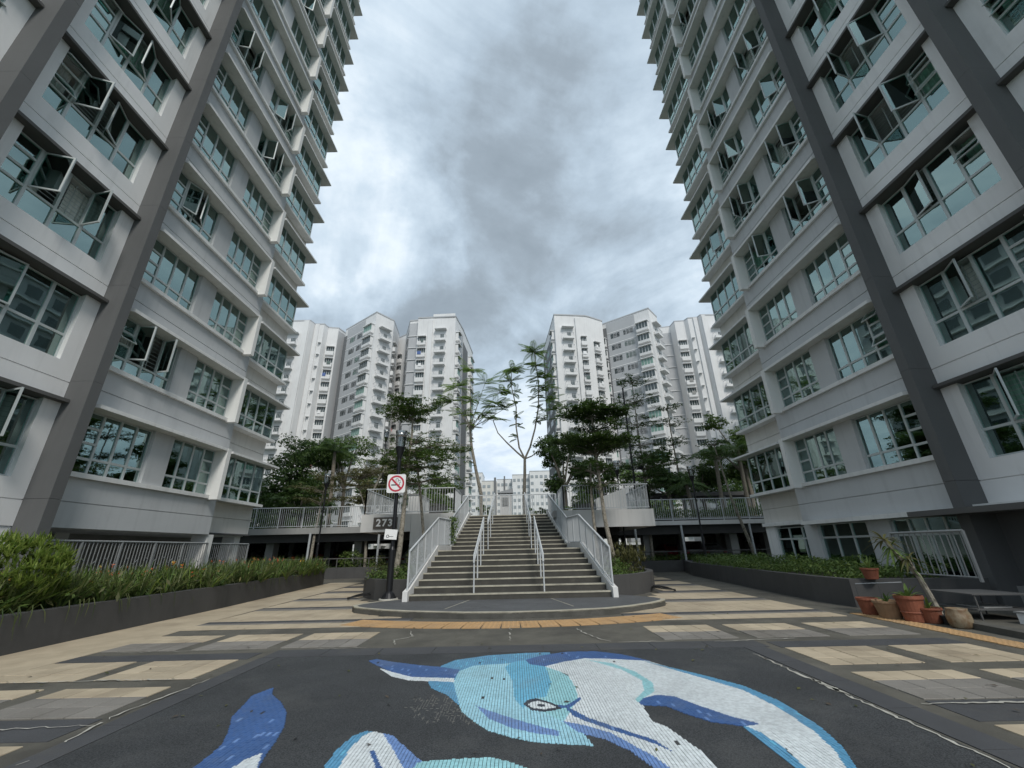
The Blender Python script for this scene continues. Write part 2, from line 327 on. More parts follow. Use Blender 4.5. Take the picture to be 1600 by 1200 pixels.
def quads_mesh(name, V, mats, mi=None, smooth=False):      # V: (n,4,3) loose quads
    n = len(V); me = bpy.data.meshes.new(name)
    me.vertices.add(n * 4); me.vertices.foreach_set('co', V.reshape(-1).astype(np.float32))
    me.loops.add(n * 4); me.loops.foreach_set('vertex_index', np.arange(n * 4, dtype=np.int32))
    me.polygons.add(n); me.polygons.foreach_set('loop_start', np.arange(0, n * 4, 4, dtype=np.int32))
    try: me.polygons.foreach_set('loop_total', np.full(n, 4, dtype=np.int32))
    except Exception: pass
    if mi is not None: me.polygons.foreach_set('material_index', mi.astype(np.int32))
    for m in mats: me.materials.append(MATS[m])
    me.update(calc_edges=True); me.validate(); return me
def leaf_quads(P, size, up=0.5, aspect=0.5, jitter=0.35, out=None):
    """rhombic leaves at points P, facing mostly upward (up) or along out"""
    n = len(P); nr = rng.normal(size=(n, 3)); nr[:, 2] = np.abs(nr[:, 2]) + up * 2
    if out is not None: nr += out * 1.2
    nr /= np.linalg.norm(nr, axis=1)[:, None]
    t = rng.normal(size=(n, 3)); t -= nr * (t * nr).sum(1)[:, None]; t /= np.linalg.norm(t, axis=1)[:, None]
    b = np.cross(nr, t); s = size * (1 + jitter * rng.uniform(-1, 1, n))[:, None]
    return np.stack([P - t * s * 0.5, P + b * s * 0.5 * aspect + nr * s * 0.06, P + t * s * 0.5, P - b * s * 0.5 * aspect + nr * s * 0.06], 1)
def ell_points(c, r, n, hollow=0.55):
    d = rng.normal(size=(n, 3)); d /= np.linalg.norm(d, axis=1)[:, None]
    q = rng.uniform(hollow ** 3, 1, n) ** (1 / 3)
    return np.array(c) + d * q[:, None] * np.array(r), d

# ------------------------------------------------------------------ ground and plaza paving
def strip(name, poly, z0, z1, m, parent=None, kind=None):
    o = MB().prism(poly, z0, z1, m).build(name, parent)
    if kind: o['kind'] = kind
    return o
ground = MB().box(-700, 700, -300, 1500, -0.6, -0.06, 'grass_ground').build('ground'); ground['kind'] = 'structure'
plaza = MB().prism([(-11.5, -4), (12, -4), (12, 46), (-13, 46)], -0.35, 0.0, 'plaza_concrete').build('plaza'); plaza['kind'] = 'structure'

TS = 0.29
tile_mesh = {}
def tile(x, y, w, d, m, top=0.009):
    k = (round(w, 3), round(d, 3), m)
    if k not in tile_mesh:
        b = MB(); h = 0.003   # chamfered slab
        b.hexa([(-w / 2, -d / 2, -0.02), (w / 2, -d / 2, -0.02), (w / 2, d / 2, -0.02), (-w / 2, d / 2, -0.02)],
               [(-w / 2, -d / 2, -h), (w / 2, -d / 2, -h), (w / 2, d / 2, -h), (-w / 2, d / 2, -h)], m)
        b.add([(-w / 2, -d / 2, -h), (w / 2, -d / 2, -h), (w / 2, d / 2, -h), (-w / 2, d / 2, -h), (-w / 2 + h, -d / 2 + h, 0), (w / 2 - h, -d / 2 + h, 0), (w / 2 - h, d / 2 - h, 0), (-w / 2 + h, d / 2 - h, 0)],
              [(4, 5, 6, 7), (0, 1, 5, 4), (1, 2, 6, 5), (2, 3, 7, 6), (3, 0, 4, 7)], m)
        tile_mesh[k] = b.mesh('tile')
    o = put('tile', tile_mesh[k], plaza, (x, y, top + random.uniform(-0.0015, 0.0015)))
    o.rotation_euler = (random.uniform(-.004, .004), random.uniform(-.004, .004), random.uniform(-.004, .004))
def block(x0, x1, rows):     # rows: (y0, y1, material)
    nx = max(1, round((x1 - x0) / TS)); w = (x1 - x0) / nx
    for y0, y1, m in rows:
        ny = max(1, round((y1 - y0) / TS)); d = (y1 - y0) / ny
        for i in range(nx):
            for j in range(ny):
                tile(x0 + (i + .5) * w, y0 + (j + .5) * d, w - .010, d - .010, m)
B, Gm = 'tile_beige', 'tile_grey'
ROWS = [(7.33, 7.91, Gm), (7.91, 8.50, B), (5.75, 6.64, B), (4.55, 5.12, Gm), (5.12, 5.44, B), (3.10, 3.97, B)]
for x0, x1 in ((-6.36, -5.20), (-4.97, -3.81), (3.64, 4.76), (5.05, 6.14)): block(x0, x1, ROWS)
block(-3.62, -2.44, ROWS[:2]); block(2.23, 3.37, ROWS[:2])
# charcoal bands laid between the tile blocks
for x0, x1 in ((-6.36, -3.72), (3.62, 6.2)):
    for y0, y1 in ((6.67, 7.05), (4.05, 4.52), (2.3, 2.7)):
        strip('paving_band', [(x0, y0), (x1, y0), (x1, y1), (x0, y1)], -.02, 0.005, 'band_charcoal', plaza)
# far pavement: pale strips parted by grey and purple-dark bands, tiles past telling apart
def far_x(y): return (-6.55 - (y - 9.7) * 0.045, 6.35 - (y - 9.7) * -0.012)
ft = MB(); fg = MB(); fd = MB()
y = 9.12
segs = []
for y0, y1, m in ((9.12, 9.62, B), (9.62, 9.80, Gm), (9.80, 10.06, 'D'), (10.06, 11.72, B), (11.72, 12.06, Gm), (12.06, 12.32, 'D'), (12.32, 13.80, B), (13.80, 14.16, Gm), (14.16, 14.50, 'D'), (14.50, 16.1, B), (16.1, 16.5, Gm), (16.5, 16.9, 'D'), (16.9, 18.3, B), (18.3, 19.1, 'D'), (19.1, 20.4, B), (20.4, 21.0, 'D'), (21, 22.6, B)):
    ny = max(1, round((y1 - y0) / .3)); d = (y1 - y0) / ny
    for side in (0, 1):
        xl, xr = (far_x(y0)[0], -2.2) if side == 0 else (2.2, far_x(y0)[1])
        nx = round((xr - xl) / .3); w = (xr - xl) / nx
        for i in range(nx):
            for j in range(ny):
                cx, cy = xl + (i + .5) * w, y0 + (j + .5) * d
                r2 = ((cx + .17) / 3.9) ** 2 + ((cy - 12.6) / 3.0) ** 2
                if r2 < 1.02 and cy < 13: continue
                if math.hypot(cx + .2, cy - 16.0) < 4.9 and cy > 11.3: continue
                h = .009 + random.uniform(-.0015, .0015)
                (ft if m == B else fg if m == Gm else fd).box(cx - w / 2 + .003, cx + w / 2 - .003, cy - d / 2 + .003, cy + d / 2 - .003, -.02, h, B if m == B else Gm if m == Gm else 'band_charcoal')
for b_, n_ in ((ft, 'pale_far_tiles'), (fg, 'grey_far_tiles'), (fd, 'dark_far_tiles')): b_.build(n_, plaza)['kind'] = 'stuff'
# pale screed strip along the left planter
PL = [(-7.35, 3.0), (-7.71, 7.2), (-7.81, 9.1), (-7.94, 12.5), (-8.67, 20.6)]
strip('screed_strip', [(-6.37, 1.5), (-6.37, 8.5), (-6.56, 9.8), (-6.7, 12.2), (-6.95, 17), (-7.2, 21.5), (-8.72, 21.5), (-8.67, 20.6), (-7.94, 12.5), (-7.81, 9.1), (-7.71, 7.2), (-7.1, 1.5)], -.02, .006, 'tile_beige', plaza)
# tactile paving: studded strips
def tactile(name, cx, cy, ang, w, d):
    b = MB(); c, s_ = math.cos(ang), math.sin(ang)
    T = lambda x, y: (cx + x * c - y * s_, cy + x * s_ + y * c)
    b.prism([T(-w / 2, -d / 2), T(w / 2, -d / 2), T(w / 2, d / 2), T(-w / 2, d / 2)], -.02, .012, 'tile_tactile')
    return b, T
def tac_tile(cx, cy, ang, w, d):
    b, T = tactile('t', cx, cy, ang, w, d)
    o = b.build('tactile_tile', plaza)
    st = MB()
    for i in range(4):
        for j in range(4):
            x, y = T(-w / 2 + (i + .5) * w / 4, -d / 2 + (j + .5) * d / 4); st.lathe([(.024, .011), (.018, .017)], (x, y, 0), 'tile_tactile', 6)
    so_ = st.build('stud', o); so_['kind'] = 'stuff'
for rr_ in (8.29, 8.64):                              # two-tile arc in front of the platform
    for i in range(19):
        a = math.radians(-90 + (i - 9) * 2.38)
        tac_tile(-.12 + rr_ * math.cos(a), 17.44 + rr_ * math.sin(a), a + math.pi / 2, .338, .338)
for i in range(14):                                   # straight strip before the right hand kerb
    f = i / 13; tac_tile(6.78 - .17 * f, 9.25 - f * 4.6, math.radians(2), .34, .345)
# mineral deposits along the joints
def deposit(pts, w, seed=0):
    rr = random.Random(seed); pl = []
    for i in range(len(pts) - 1):
        (x0, y0), (x1, y1) = pts[i], pts[i + 1]; n = max(2, int(math.hypot(x1 - x0, y1 - y0) / .06))
        for k in range(n):
            f = k / n; pl.append((x0 + (x1 - x0) * f + rr.uniform(-.02, .02), y0 + (y1 - y0) * f + rr.uniform(-.02, .02)))
    L_, R_ = [], []
    for i, (x, y) in enumerate(pl):
        a = pl[max(0, i - 1)]; c = pl[min(len(pl) - 1, i + 1)]; dx, dy = c[0] - a[0], c[1] - a[1]; l = math.hypot(dx, dy) or 1
        t = w * .62 * (.25 + 1.1 * rr.random() * math.sin(math.pi * (i + .5) / len(pl))); L_.append((x - dy / l * t, y + dx / l * t)); R_.append((x + dy / l * t, y - dx / l * t))
    vs = [(x, y, .0135) for x, y in L_] + [(x, y, .0135) for x, y in R_]; n = len(L_)
    b = MB(); wk = [.6]
    for i in range(n): wk.append(min(1, max(-.6, wk[-1] + rr.uniform(-.33, .36))))
    b.add(vs, [(i, n + i, n + i + 1, i + 1) for i in range(n - 1) if wk[i] > 0], 'deposit'); b.build('mineral_stain', plaza)
deposit([(3.06, 6.3), (3.05, 5.15), (3.06, 4.3), (3.04, 3.2)], .035, 1); deposit([(3.06, 5.2), (3.06, 4.6)], .06, 2)
deposit([(-3.56, 5.7), (-3.66, 4.6), (-3.47, 3.5)], .018, 3); deposit([(-3.6, 4.36), (-4.6, 4.28), (-5.2, 4.3)], .014, 4)
deposit([(-3.75, 5.72), (-5.0, 5.73), (-6.0, 5.72)], .022, 5); deposit([(3.5, 4.42), (4.6, 4.42), (5.6, 4.46)], .03, 6)
deposit([(-1.9, 8.5), (-1.75, 8.0), (-1.98, 7.7), (-1.85, 7.3)], .02, 7); deposit([(-.12, 8.6), (-.12, 7.3)], .018, 8)
deposit([(1.05, 8.4), (1.1, 8.0), (1.3, 7.4), (1.45, 7.2)], .025, 9); deposit([(-3.1, 7.2), (-2.2, 7.2)], .014, 10); deposit([(1.5, 7.19), (2.4, 7.2)], .016, 11)
deposit([(-6.4, 7.22), (-3.7, 7.24)], .008, 12); deposit([(2.9, 7.1), (4.2, 7.2)], .03, 13)
# fallen leaves and specks of litter
lv = leaf_quads(np.c_[rng.uniform(-6, 6.5, 130), rng.uniform(3.2, 10, 130), np.full(130, .018)], .055, up=3)
lo = bpy.data.objects.new('fallen_leaves', quads_mesh('fallen_leaves', lv, ['leaf_olive', 'soil'], rng.integers(0, 2, 130))); link(lo); lo['kind'] = 'stuff'

# ------------------------------------------------------------------ dolphin mosaic
POLYS = [('azure',[(-0.96,6.04),(-0.82,6.32),(-0.4,6.54),(0.08,6.63),(0.44,6.64),(0.37,5.72),(-0.07,5.76),(-0.53,5.8),(-0.6,5.42),(-0.5,4.55),(-0.71,4.95),(-0.91,5.19),(-0.99,5.41),(-0.96,5.54)]),('navy',[(-1.96,6.39),(-1.88,6.48),(-1.63,6.31),(-1.28,6.13),(-0.9,5.98),(-0.7,5.86),(-0.71,5.52),(-0.96,5.56),(-1.22,5.6),(-1.49,5.82),(-1.74,6.11)]),('white',[(-1.71,6.02),(-1.49,5.82),(-1.22,5.6),(-0.96,5.55),(-0.71,5.51),(-0.7,5.36),(-0.94,5.42),(-1.22,5.48),(-1.45,5.65)]),('sky',[(-0.7,5.34),(-0.7,5.79),(-0.55,6.03),(-0.08,6.11),(0.36,5.88),(0.6,5.33),(0.64,4.93),(0.57,4.48),(0.45,4.17),(0.53,3.75),(0.33,3.79),(0.12,3.83),(-0.06,3.92),(-0.25,4.06),(-0.38,4.26),(-0.51,4.49),(-0.58,4.77)]),('cyan',[(-0.16,5.92),(-0.08,6.14),(0.14,6.28),(0.33,5.88),(0.35,5.27),(0.26,4.82),(0.09,4.76),(0.04,4.51),(-0.04,4.77),(-0.07,5.38)]),('aqua',[(0.33,5.88),(0.45,5.77),(0.58,5.42),(0.59,5.01),(0.53,4.61),(0.35,4.22),(0.15,4.51),(0.11,4.73),(0.26,4.82),(0.35,5.27)]),('white',[(0.32,5.92),(0.55,6.11),(0.85,6.27),(1.19,6.26),(1.61,6.07),(1.97,5.4),(2.21,4.93),(2.28,4.47),(2.24,3.92),(2.16,3.58),(2.05,3.33),(1.8,3.34),(1.85,3.63),(1.81,3.83),(1.76,4.05),(1.52,4.32),(1.32,4.55),(1.11,4.56),(1.08,4.16),(1.16,4.06),(1.22,3.78),(1.26,3.61),(1.26,3.36),(0.95,3.38),(0.73,3.73),(0.37,4.2),(0.56,4.77),(0.58,5.1),(0.55,5.58)]),('aqua',[(0.87,6.19),(1.14,6.01),(1.33,5.61),(1.4,5.19),(1.33,4.91),(1.18,4.74),(1.09,4.61),(1.08,4.69),(1.24,4.95),(1.31,5.27),(1.2,5.71),(1.0,6.02)]),('azure',[(1.56,6.08),(2.01,5.44),(2.26,5.03),(2.36,4.57),(2.33,4.0),(2.25,3.66),(2.11,3.33),(2.05,3.33),(2.16,3.6),(2.23,3.93),(2.25,4.42),(2.19,4.89),(1.95,5.35),(1.59,6.0)]),('azure',[(1.76,4.06),(1.82,3.91),(1.84,3.69),(1.81,3.34),(1.74,3.34),(1.75,3.64),(1.75,4.0)]),('navy',[(1.1,4.62),(1.17,4.73),(1.32,4.81),(1.47,4.76),(1.6,4.5),(1.76,4.23),(1.91,4.07),(1.77,4.03),(1.54,4.14),(1.4,4.34),(1.31,4.51),(1.1,4.55)]),('navy',[(0.09,6.26),(0.3,6.47),(0.67,6.65),(1.06,6.65),(1.37,6.44),(1.65,6.06),(1.15,6.22),(0.85,6.27),(0.55,6.11),(0.32,5.92),(0.14,6.04)]),('royal',[(0.35,4.22),(0.52,4.12),(0.7,3.96),(0.82,3.73),(0.91,3.56),(0.97,3.38),(0.87,3.38),(0.77,3.66),(0.63,3.86),(0.45,3.99)]),('royal',[(-0.4,4.63),(-0.28,4.5),(-0.06,4.3),(0.13,4.14),(0.31,4.01),(0.3,3.92),(0.13,3.98),(-0.06,4.09),(-0.26,4.3)]),('ink',[(0.04,4.63),(0.08,4.74),(0.16,4.79),(0.26,4.7),(0.35,4.59),(0.42,4.53),(0.32,4.46),(0.22,4.43),(0.11,4.47)]),('white',[(0.08,4.62),(0.11,4.68),(0.18,4.71),(0.26,4.65),(0.34,4.54),(0.23,4.49),(0.12,4.53)]),('ink',[(0.16,4.6),(0.19,4.64),(0.24,4.61),(0.23,4.55),(0.18,4.56)]),('navy',[(0.35,4.59),(0.43,4.58),(0.58,4.79),(0.59,4.74),(0.51,4.6),(0.45,4.51),(0.37,4.51)]),('navy',[(0.42,4.56),(0.49,4.44),(0.58,4.27),(0.73,4.1),(0.88,3.94),(0.99,3.82),(1.06,3.62),(0.96,3.77),(0.85,3.88),(0.7,4.03),(0.55,4.19),(0.46,4.32),(0.43,4.44)]),('navy',[(-2.65,5.24),(-2.62,5.31),(-2.53,5.1),(-2.29,4.83),(-2.1,4.56),(-1.95,4.23),(-1.87,3.96),(-1.82,3.73),(-1.75,3.5),(-2.21,3.52),(-2.22,3.72),(-2.25,3.91),(-2.35,4.14),(-2.54,4.49),(-2.62,4.79),(-2.7,5.05)]),('white',[(-1.94,3.52),(-1.92,3.64),(-1.86,3.75),(-1.76,3.51)]),('azure',[(-1.31,3.49),(-1.33,3.77),(-1.3,4.0),(-1.23,4.1),(-1.17,4.08),(-1.22,3.99),(-1.24,3.79),(-1.21,3.49)]),('white',[(-1.21,3.49),(-1.24,3.8),(-1.22,4.0),(-1.17,4.09),(-1.06,4.03),(-0.94,3.81),(-0.76,3.47)]),('royal',[(-1.08,4.05),(-0.99,4.0),(-0.83,3.78),(-0.67,3.56),(-0.53,3.46),(-0.77,3.47),(-0.92,3.76)]),('aqua',[(-0.71,3.46),(-0.69,3.55),(-0.61,3.57),(-0.43,3.59),(-0.19,3.6),(-0.06,3.52),(0.05,3.43)]),('navy',[(-1.08,3.74),(-1.05,3.75),(-0.91,3.47),(-0.95,3.47)])]
mz = empty('floor_mosaic', (-.1, 5.0, 0), 'blue and white leaping dolphin mosaic set in a dark floor panel', 'mosaic')
pm = MB().prism([(-3.32, 1.2), (3.06, 1.2), (3.12, 6.72), (-3.32, 6.70)], -.02, .008, 'mosaic_ground').build('panel', mz)
n_ = 9
for i in range(n_):                                   # border slabs round the panel
    x0 = -3.55 + i * 7.05 / n_; x1 = x0 + 7.05 / n_ - .008
    MB().box(x0, x1, 6.735, 7.17, -.02, .007, 'band_charcoal').build('border_slab', mz)
for i in range(7):
    y0 = 1.2 + i * .79; y1 = y0 + .782
    MB().box(-3.57, -3.335, y0, y1, -.02, .007, 'band_charcoal').build('border_slab', mz)
    MB().box(3.13 if False else 3.135, 3.42, y0, y1, -.02, .007, 'band_charcoal').build('border_slab', mz)
def inside(p, poly):
    x, y = p; c = False; j = len(poly) - 1
    for i in range(len(poly)):
        xi, yi = poly[i]; xj, yj = poly[j]
        if (yi > y) != (yj > y) and x < (xj - xi) * (y - yi) / (yj - yi) + xi: c = not c
        j = i
    return c
boxes = [(min(p[0] for p in q), max(p[0] for p in q), min(p[1] for p in q), max(p[1] for p in q)) for _, q in POLYS]
tm = {}
tw, tl = .027, .080
def colour_at(x, y):
    col = None
    for (c, q), bb in zip(POLYS, boxes):
        if bb[0] <= x <= bb[1] and bb[2] <= y <= bb[3] and inside((x, y), q): col = c
    return col
def lay(x, y, w, l, col):
    h = .0125 + random.uniform(-.001, .0012); g = .0022
    tm.setdefault(col, MB()).box(x - w / 2 + g, x + w / 2 - g, y - l / 2 + g, y + l / 2 - g, .0, h, 'mosaic_' + col)
for i in range(int(5.2 / tw)):
    x = -2.75 + i * tw; off = (i % 2) * tl * .5 + random.uniform(0, .01)
    for j in range(int(3.6 / tl)):
        y = 3.2 + j * tl + off
        cs_ = [colour_at(x + dx * tw * .45, y + dy * tl * .45) for dx in (-1, 1) for dy in (-1, -.33, .33, 1)] + [colour_at(x, y)]
        if all(c is None for c in cs_): continue
        if len(set(cs_)) == 1:                          # whole tile
            col = cs_[0]
            if col == 'navy' and random.random() < .05: col = 'royal'
            if col == 'azure' and random.random() < .08: col = 'cyan'
            if random.random() < .003: continue
            lay(x, y, tw, tl, col)
        else:                                           # tile cut along the drawn outline
            nx, ny = 2, 5
            for a in range(nx):
                for b_ in range(ny):
                    xx = x - tw / 2 + (a + .5) * tw / nx; yy = y - tl / 2 + (b_ + .5) * tl / ny; c = colour_at(xx, yy)
                    if c: h = .0125 + random.uniform(-.0005, .0005); tm.setdefault(c, MB()).box(xx - tw / nx / 2 + (.0018 if a == 0 else 0), xx + tw / nx / 2 - (.0018 if a == nx - 1 else 0), yy - tl / ny / 2 + (.0018 if b_ == 0 else 0), yy + tl / ny / 2 - (.0018 if b_ == ny - 1 else 0), 0, h, 'mosaic_' + c)
for c, b in tm.items():
    o = b.build('mosaic_tiles', mz); o['kind'] = 'stuff'; o['label'] = {'azure': 'azure', 'navy': 'navy blue', 'white': 'white', 'sky': 'pale sky blue', 'cyan': 'mid blue', 'aqua': 'aqua', 'royal': 'royal blue', 'ink': 'black'}[c] + ' mosaic tiles of the dolphin'
# patch where tiles have come away and only grout lines are left
gp = MB()
for i in range(30):
    for j in range(9):
        x = -1.12 + i * .027; y = 4.22 + j * .09 + (i % 2) * .045
        q = ((x + .62) / .42) ** 2 + ((y - 4.6 + (x + .7) * .35) / .34) ** 2 + random.uniform(-.35, .45)
        if q > 1: continue
        if random.random() < .55: gp.box(x - .0018, x + .0018, y - .04, y + .04, .006, .0105, 'grout')
        if random.random() < .4: gp.box(x - .012, x + .012, y - .0022, y + .0022, .006, .0105, 'grout')
o = gp.build('bare_grout', mz); o['kind'] = 'stuff'

# ------------------------------------------------------------------ platform and staircase
PT = .128
def arc_front(k=1.0):
    pts = [(3.60, 11.34), (3.52, 11.12), (3.32, 10.88), (3.05, 10.63), (2.5, 10.22), (1.93, 9.94), (.89, 9.73), (-.1, 9.67), (-1.1, 9.76), (-2.32, 10.13), (-3.0, 10.43), (-3.54, 10.78), (-3.83, 11.02), (-3.97, 11.28), (-3.92, 11.62), (-3.62, 12.1), (-3.2, 12.45), (-3.0, 12.7), (-3.0, 13.2), (2.7, 13.2), (2.7, 12.6), (3.0, 12.3), (3.5, 11.75)]
    cx, cy = -.18, 12.2
    return [(cx + (x - cx) * k, cy + (y - cy) * k) for x, y in pts]
pf = MB().prism(arc_front(), -.3, PT - .012, 'kerb_dark').build('landing_platform'); pf['kind'] = 'structure'
MB().prism(arc_front(.985), PT - .05, PT, 'platform_dark').build('platform_top', pf)
af = arc_front(1.0); ai = arc_front(.972)
for i in range(16):                                  # kerb edge pieces in pale screed
    b = MB(); q = [af[i], af[i + 1], ai[i + 1], ai[i]]; b.prism(q, PT - .03, PT + .006, 'nosing'); b.build('kerb_edging', pf)
st = empty('staircase', (-.2, 12.0, PT), 'wide dark concrete staircase with pale nosings rising to the deck', 'staircase')
R_, T_ = .15, .4139
def YN(k): return 12.02 + (k - 1) * T_ if k <= 8 else 12.02 + 7 * T_ + 2.076 + (k - 9) * T_
def ZN(k): return PT + R_ * k
def XL(y): return -2.79 + (y - 12.02) * .071
def XR(y): return 2.46 - (y - 12.02) * .103
for k in range(1, 19):
    y0 = YN(k); y1 = YN(k + 1) + .02 if k < 18 else y0 + .6
    if k == 8: y1 = YN(9) + .02
    z0 = max(PT - .02, ZN(k) - .34)
    b = MB(); b.hexa([(XL(y0), y0, z0), (XR(y0), y0, z0), (XR(y1), y1, z0), (XL(y1), y1, z0)], [(XL(y0), y0, ZN(k) - .006), (XR(y0), y0, ZN(k) - .006), (XR(y1), y1, ZN(k) - .006), (XL(y1), y1, ZN(k) - .006)], 'step_dark')
    s_ = b.build('step', st)
    b = MB(); ya, yb = y0 - .012, y0 + (.055 if k != 8 else .1)
    b.hexa([(XL(y0) + .002, ya, ZN(k) - .036), (XR(y0) - .002, ya, ZN(k) - .036), (XR(y0) - .002, yb, ZN(k) - .036), (XL(y0) + .002, yb, ZN(k) - .036)], [(XL(y0) + .002, ya, ZN(k)), (XR(y0) - .002, ya, ZN(k)), (XR(y0) - .002, yb, ZN(k)), (XL(y0) + .002, yb, ZN(k))], 'nosing')
    b.build('nosing', s_)
# landing slab strip behind the eighth step, raking side walls with white caps
MB().hexa([(XL(15.02), 15.02, ZN(8) - .05), (XR(15.02), 15.02, ZN(8) - .05), (XR(16.98), 16.98, ZN(8) - .05), (XL(16.98), 16.98, ZN(8) - .05)], [(XL(15.02), 15.02, ZN(8) - .001), (XR(15.02), 15.02, ZN(8) - .001), (XR(16.98), 16.98, ZN(8) - .001), (XL(16.98), 16.98, ZN(8) - .001)], 'step_dark').build('landing', st)
def raking(side):
    prof = [(11.88, PT + .23), (12.1, PT + .28), (14.95, ZN(8) + .16), (17.0, ZN(8) + .16), (17.06, ZN(8) + .18), (20.75, ZN(18) + .17), (21.1, ZN(18) + .17)]
    X = XL if side < 0 else XR
    b = MB(); n = len(prof); t = .13
    for i in range(n - 1):
        (ya, za), (yb, zb) = prof[i], prof[i + 1]
        xa, xb = X(ya), X(yb); oa, ob = xa + side * t, xb + side * t
        bt = PT - .06
        b.hexa([(min(xa, oa), ya, bt), (max(xa, oa), ya, bt), (max(xb, ob), yb, bt), (min(xb, ob), yb, bt)], [(min(xa, oa), ya, za), (max(xa, oa), ya, za), (max(xb, ob), yb, zb), (min(xb, ob), yb, zb)], 'paint_white')
    b.build('side_wall', st)
raking(-1); raking(1)
for x0, x1 in ((-1.35, -1.12), (.80, 1.05)):         # pale joints in the platform before the stair
    deposit.__call__([(x0 - .18, 10.6), (x1, 12.0)], .012, 21) if False else None
    b = MB(); s = -1 if x0 < 0 else 1
    b.prism([(s * 1.05 - .17 - s * .0 - .012, 12.0), (s * 1.05 - .17 + .012, 12.0), (s * 1.42 - .17 + .012, 10.35), (s * 1.42 - .17 - .012, 10.35)], PT, PT + .003, 'nosing'); b.build('joint', pf)

def guard(side):
    """sheet-like railing of close balusters along one side of the stair"""
    X = XL if side < 0 else XR
    top = [(12.0, -.02 + CH), (15.02, 1.03 + CH), (16.9, 1.06 + CH), (20.72, 2.43 + CH)]
    bot = [(12.0, -.90 + CH), (15.02, .16 + CH), (16.9, .18 + CH), (20.72, 1.57 + CH)]
    f = lambda P, y: next(P[i][1] + (P[i + 1][1] - P[i][1]) * (y - P[i][0]) / (P[i + 1][0] - P[i][0]) for i in range(len(P) - 1) if y <= P[i + 1][0] + 1e-6)
    xo = lambda y: X(y) + side * .05
    g = empty('stair_guard_rail', (xo(12.0), 12.0, PT), 'grey stair guard rail of close upright bars, %s edge of the stairs' % ('left' if side < 0 else 'right'), 'railing', 'guard rails on the stair edges')
    r = MB(); r.path([(xo(y), y, z) for y, z in top], .028, 'rail_white', 8); r.build('top_rail', g)
    r = MB(); r.path([(xo(y), y, z) for y, z in bot], .018, 'rail_grey', 6); r.build('bottom_rail', g)
    y = 12.0
    posts = [12.0, 12.75, 13.5, 14.26, 15.02, 15.96, 16.9, 17.86, 18.8, 19.76, 20.72]
    for y in posts: MB().tube((xo(y), y, f(bot, y) - .06), (xo(y), y, f(top, y)), .022, 'rail_white').build('post', g)
    n = 0
    y = 12.11
    while y < 20.7:
        if min(abs(y - p) for p in posts) > .05:
            MB().box(xo(y) - .009, xo(y) + .009, y - .009, y + .009, f(bot, y), f(top, y), 'rail_grey').build('baluster', g)
        y += .11
guard(-1); guard(1)
def mid_rail(side):
    xb = -1.12 if side < 0 else .73; xt = -.98 if side < 0 else .50
    X = lambda y: xb + (xt - xb) * (y - 12.1) / 8.6
    g = empty('stair_handrail', (xb, 12.12, PT), 'slim white double handrail on posts, %s of the two in mid stair' % ('left' if side < 0 else 'right'), 'handrail', 'handrails in the middle of the stairs')
    for (ya, za), (yb, zb) in (((12.08, -.15 + CH), (14.95, 1.0 + CH)), ((16.85, 1.06 + CH), (20.9, 2.52 + CH))):
        for dz in (0, -.16):
            MB().tube((X(ya), ya, za + dz), (X(yb), yb, zb + dz), .023, 'rail_white').build('rail', g)
        for y, z in ((ya, za), (yb, zb)): MB().box(X(y) - .022, X(y) + .022, y - .012, y + .012, z - .19, z + .02, 'rail_white').build('end_plate', g)
        for f in (.012, .33, .66, .985):
            y = ya + (yb - ya) * f; z = za + (zb - za) * f
            k = max([q for q in range(1, 19) if YN(q) <= y + .001], default=0)
            zb_ = ZN(k) if k else PT
            MB().tube((X(y), y, zb_ - .01), (X(y), y, z), .020, 'rail_white').build('post', g)
mid_rail(-1); mid_rail(1)

# ------------------------------------------------------------------ planters
def planter(name, outer, h, thick, label, group='dark painted planters', inset=None):
    """low wall round a bed: outer plan polygon, real wall thickness, soil inside"""
    cx = sum(p[0] for p in outer) / len(outer); cy = sum(p[1] for p in outer) / len(outer)
    g = empty('planter', (cx, cy, 0), label, 'planter', group)
    n = len(outer)
    a = sum(outer[i][0] * outer[(i + 1) % n][1] - outer[(i + 1) % n][0] * outer[i][1] for i in range(n))
    if a < 0: outer = outer[::-1]
    inn = []
    for i in range(n):
        p0, p1, p2 = Vector(outer[i - 1]), Vector(outer[i]), Vector(outer[(i + 1) % n])
        d1 = (p1 - p0).normalized(); d2 = (p2 - p1).normalized(); n1 = Vector((-d1.y, d1.x)); n2 = Vector((-d2.y, d2.x)); m = (n1 + n2)
        m = m / max(.35, m.length_squared) * 2 if m.length > 1e-4 else n1
        inn.append(tuple(p1 + m * thick))
    vs = [(x, y, -.05) for x, y in outer] + [(x, y, h) for x, y in outer] + [(x, y, h) for x, y in inn] + [(x, y, -.05) for x, y in inn]
    fs = []
    for i in range(n):
        j = (i + 1) % n; fs += [(i, j, n + j, n + i), (n + i, n + j, 2 * n + j, 2 * n + i), (2 * n + i, 2 * n + j, 3 * n + j, 3 * n + i)]
    MB().add(vs, fs, 'planter_dark').build('wall', g)
    MB().prism(inn, -.05, h - .08, 'soil').build('soil', g)
    return g
PH = .56
planter('p', [(-7.1, .5), (-7.71, 7.2), (-7.81, 9.1), (-7.94, 12.5), (-8.67, 20.6), (-9.4, 21.0), (-10.4, 20.8), (-10.3, 9.5), (-9.9, .5)], PH, .22, 'long dark planter full of flowering lilies below the left tower')
def half_round(s, cx, cy, r):
    pts = []
    for i in range(15):
        a = math.radians(-62 + i * (128 / 14)) if s > 0 else math.radians(180 + 62 - i * (128 / 14))
        pts.append((cx + r * math.cos(a), cy + r * 1.12 * math.sin(a)))
    return pts
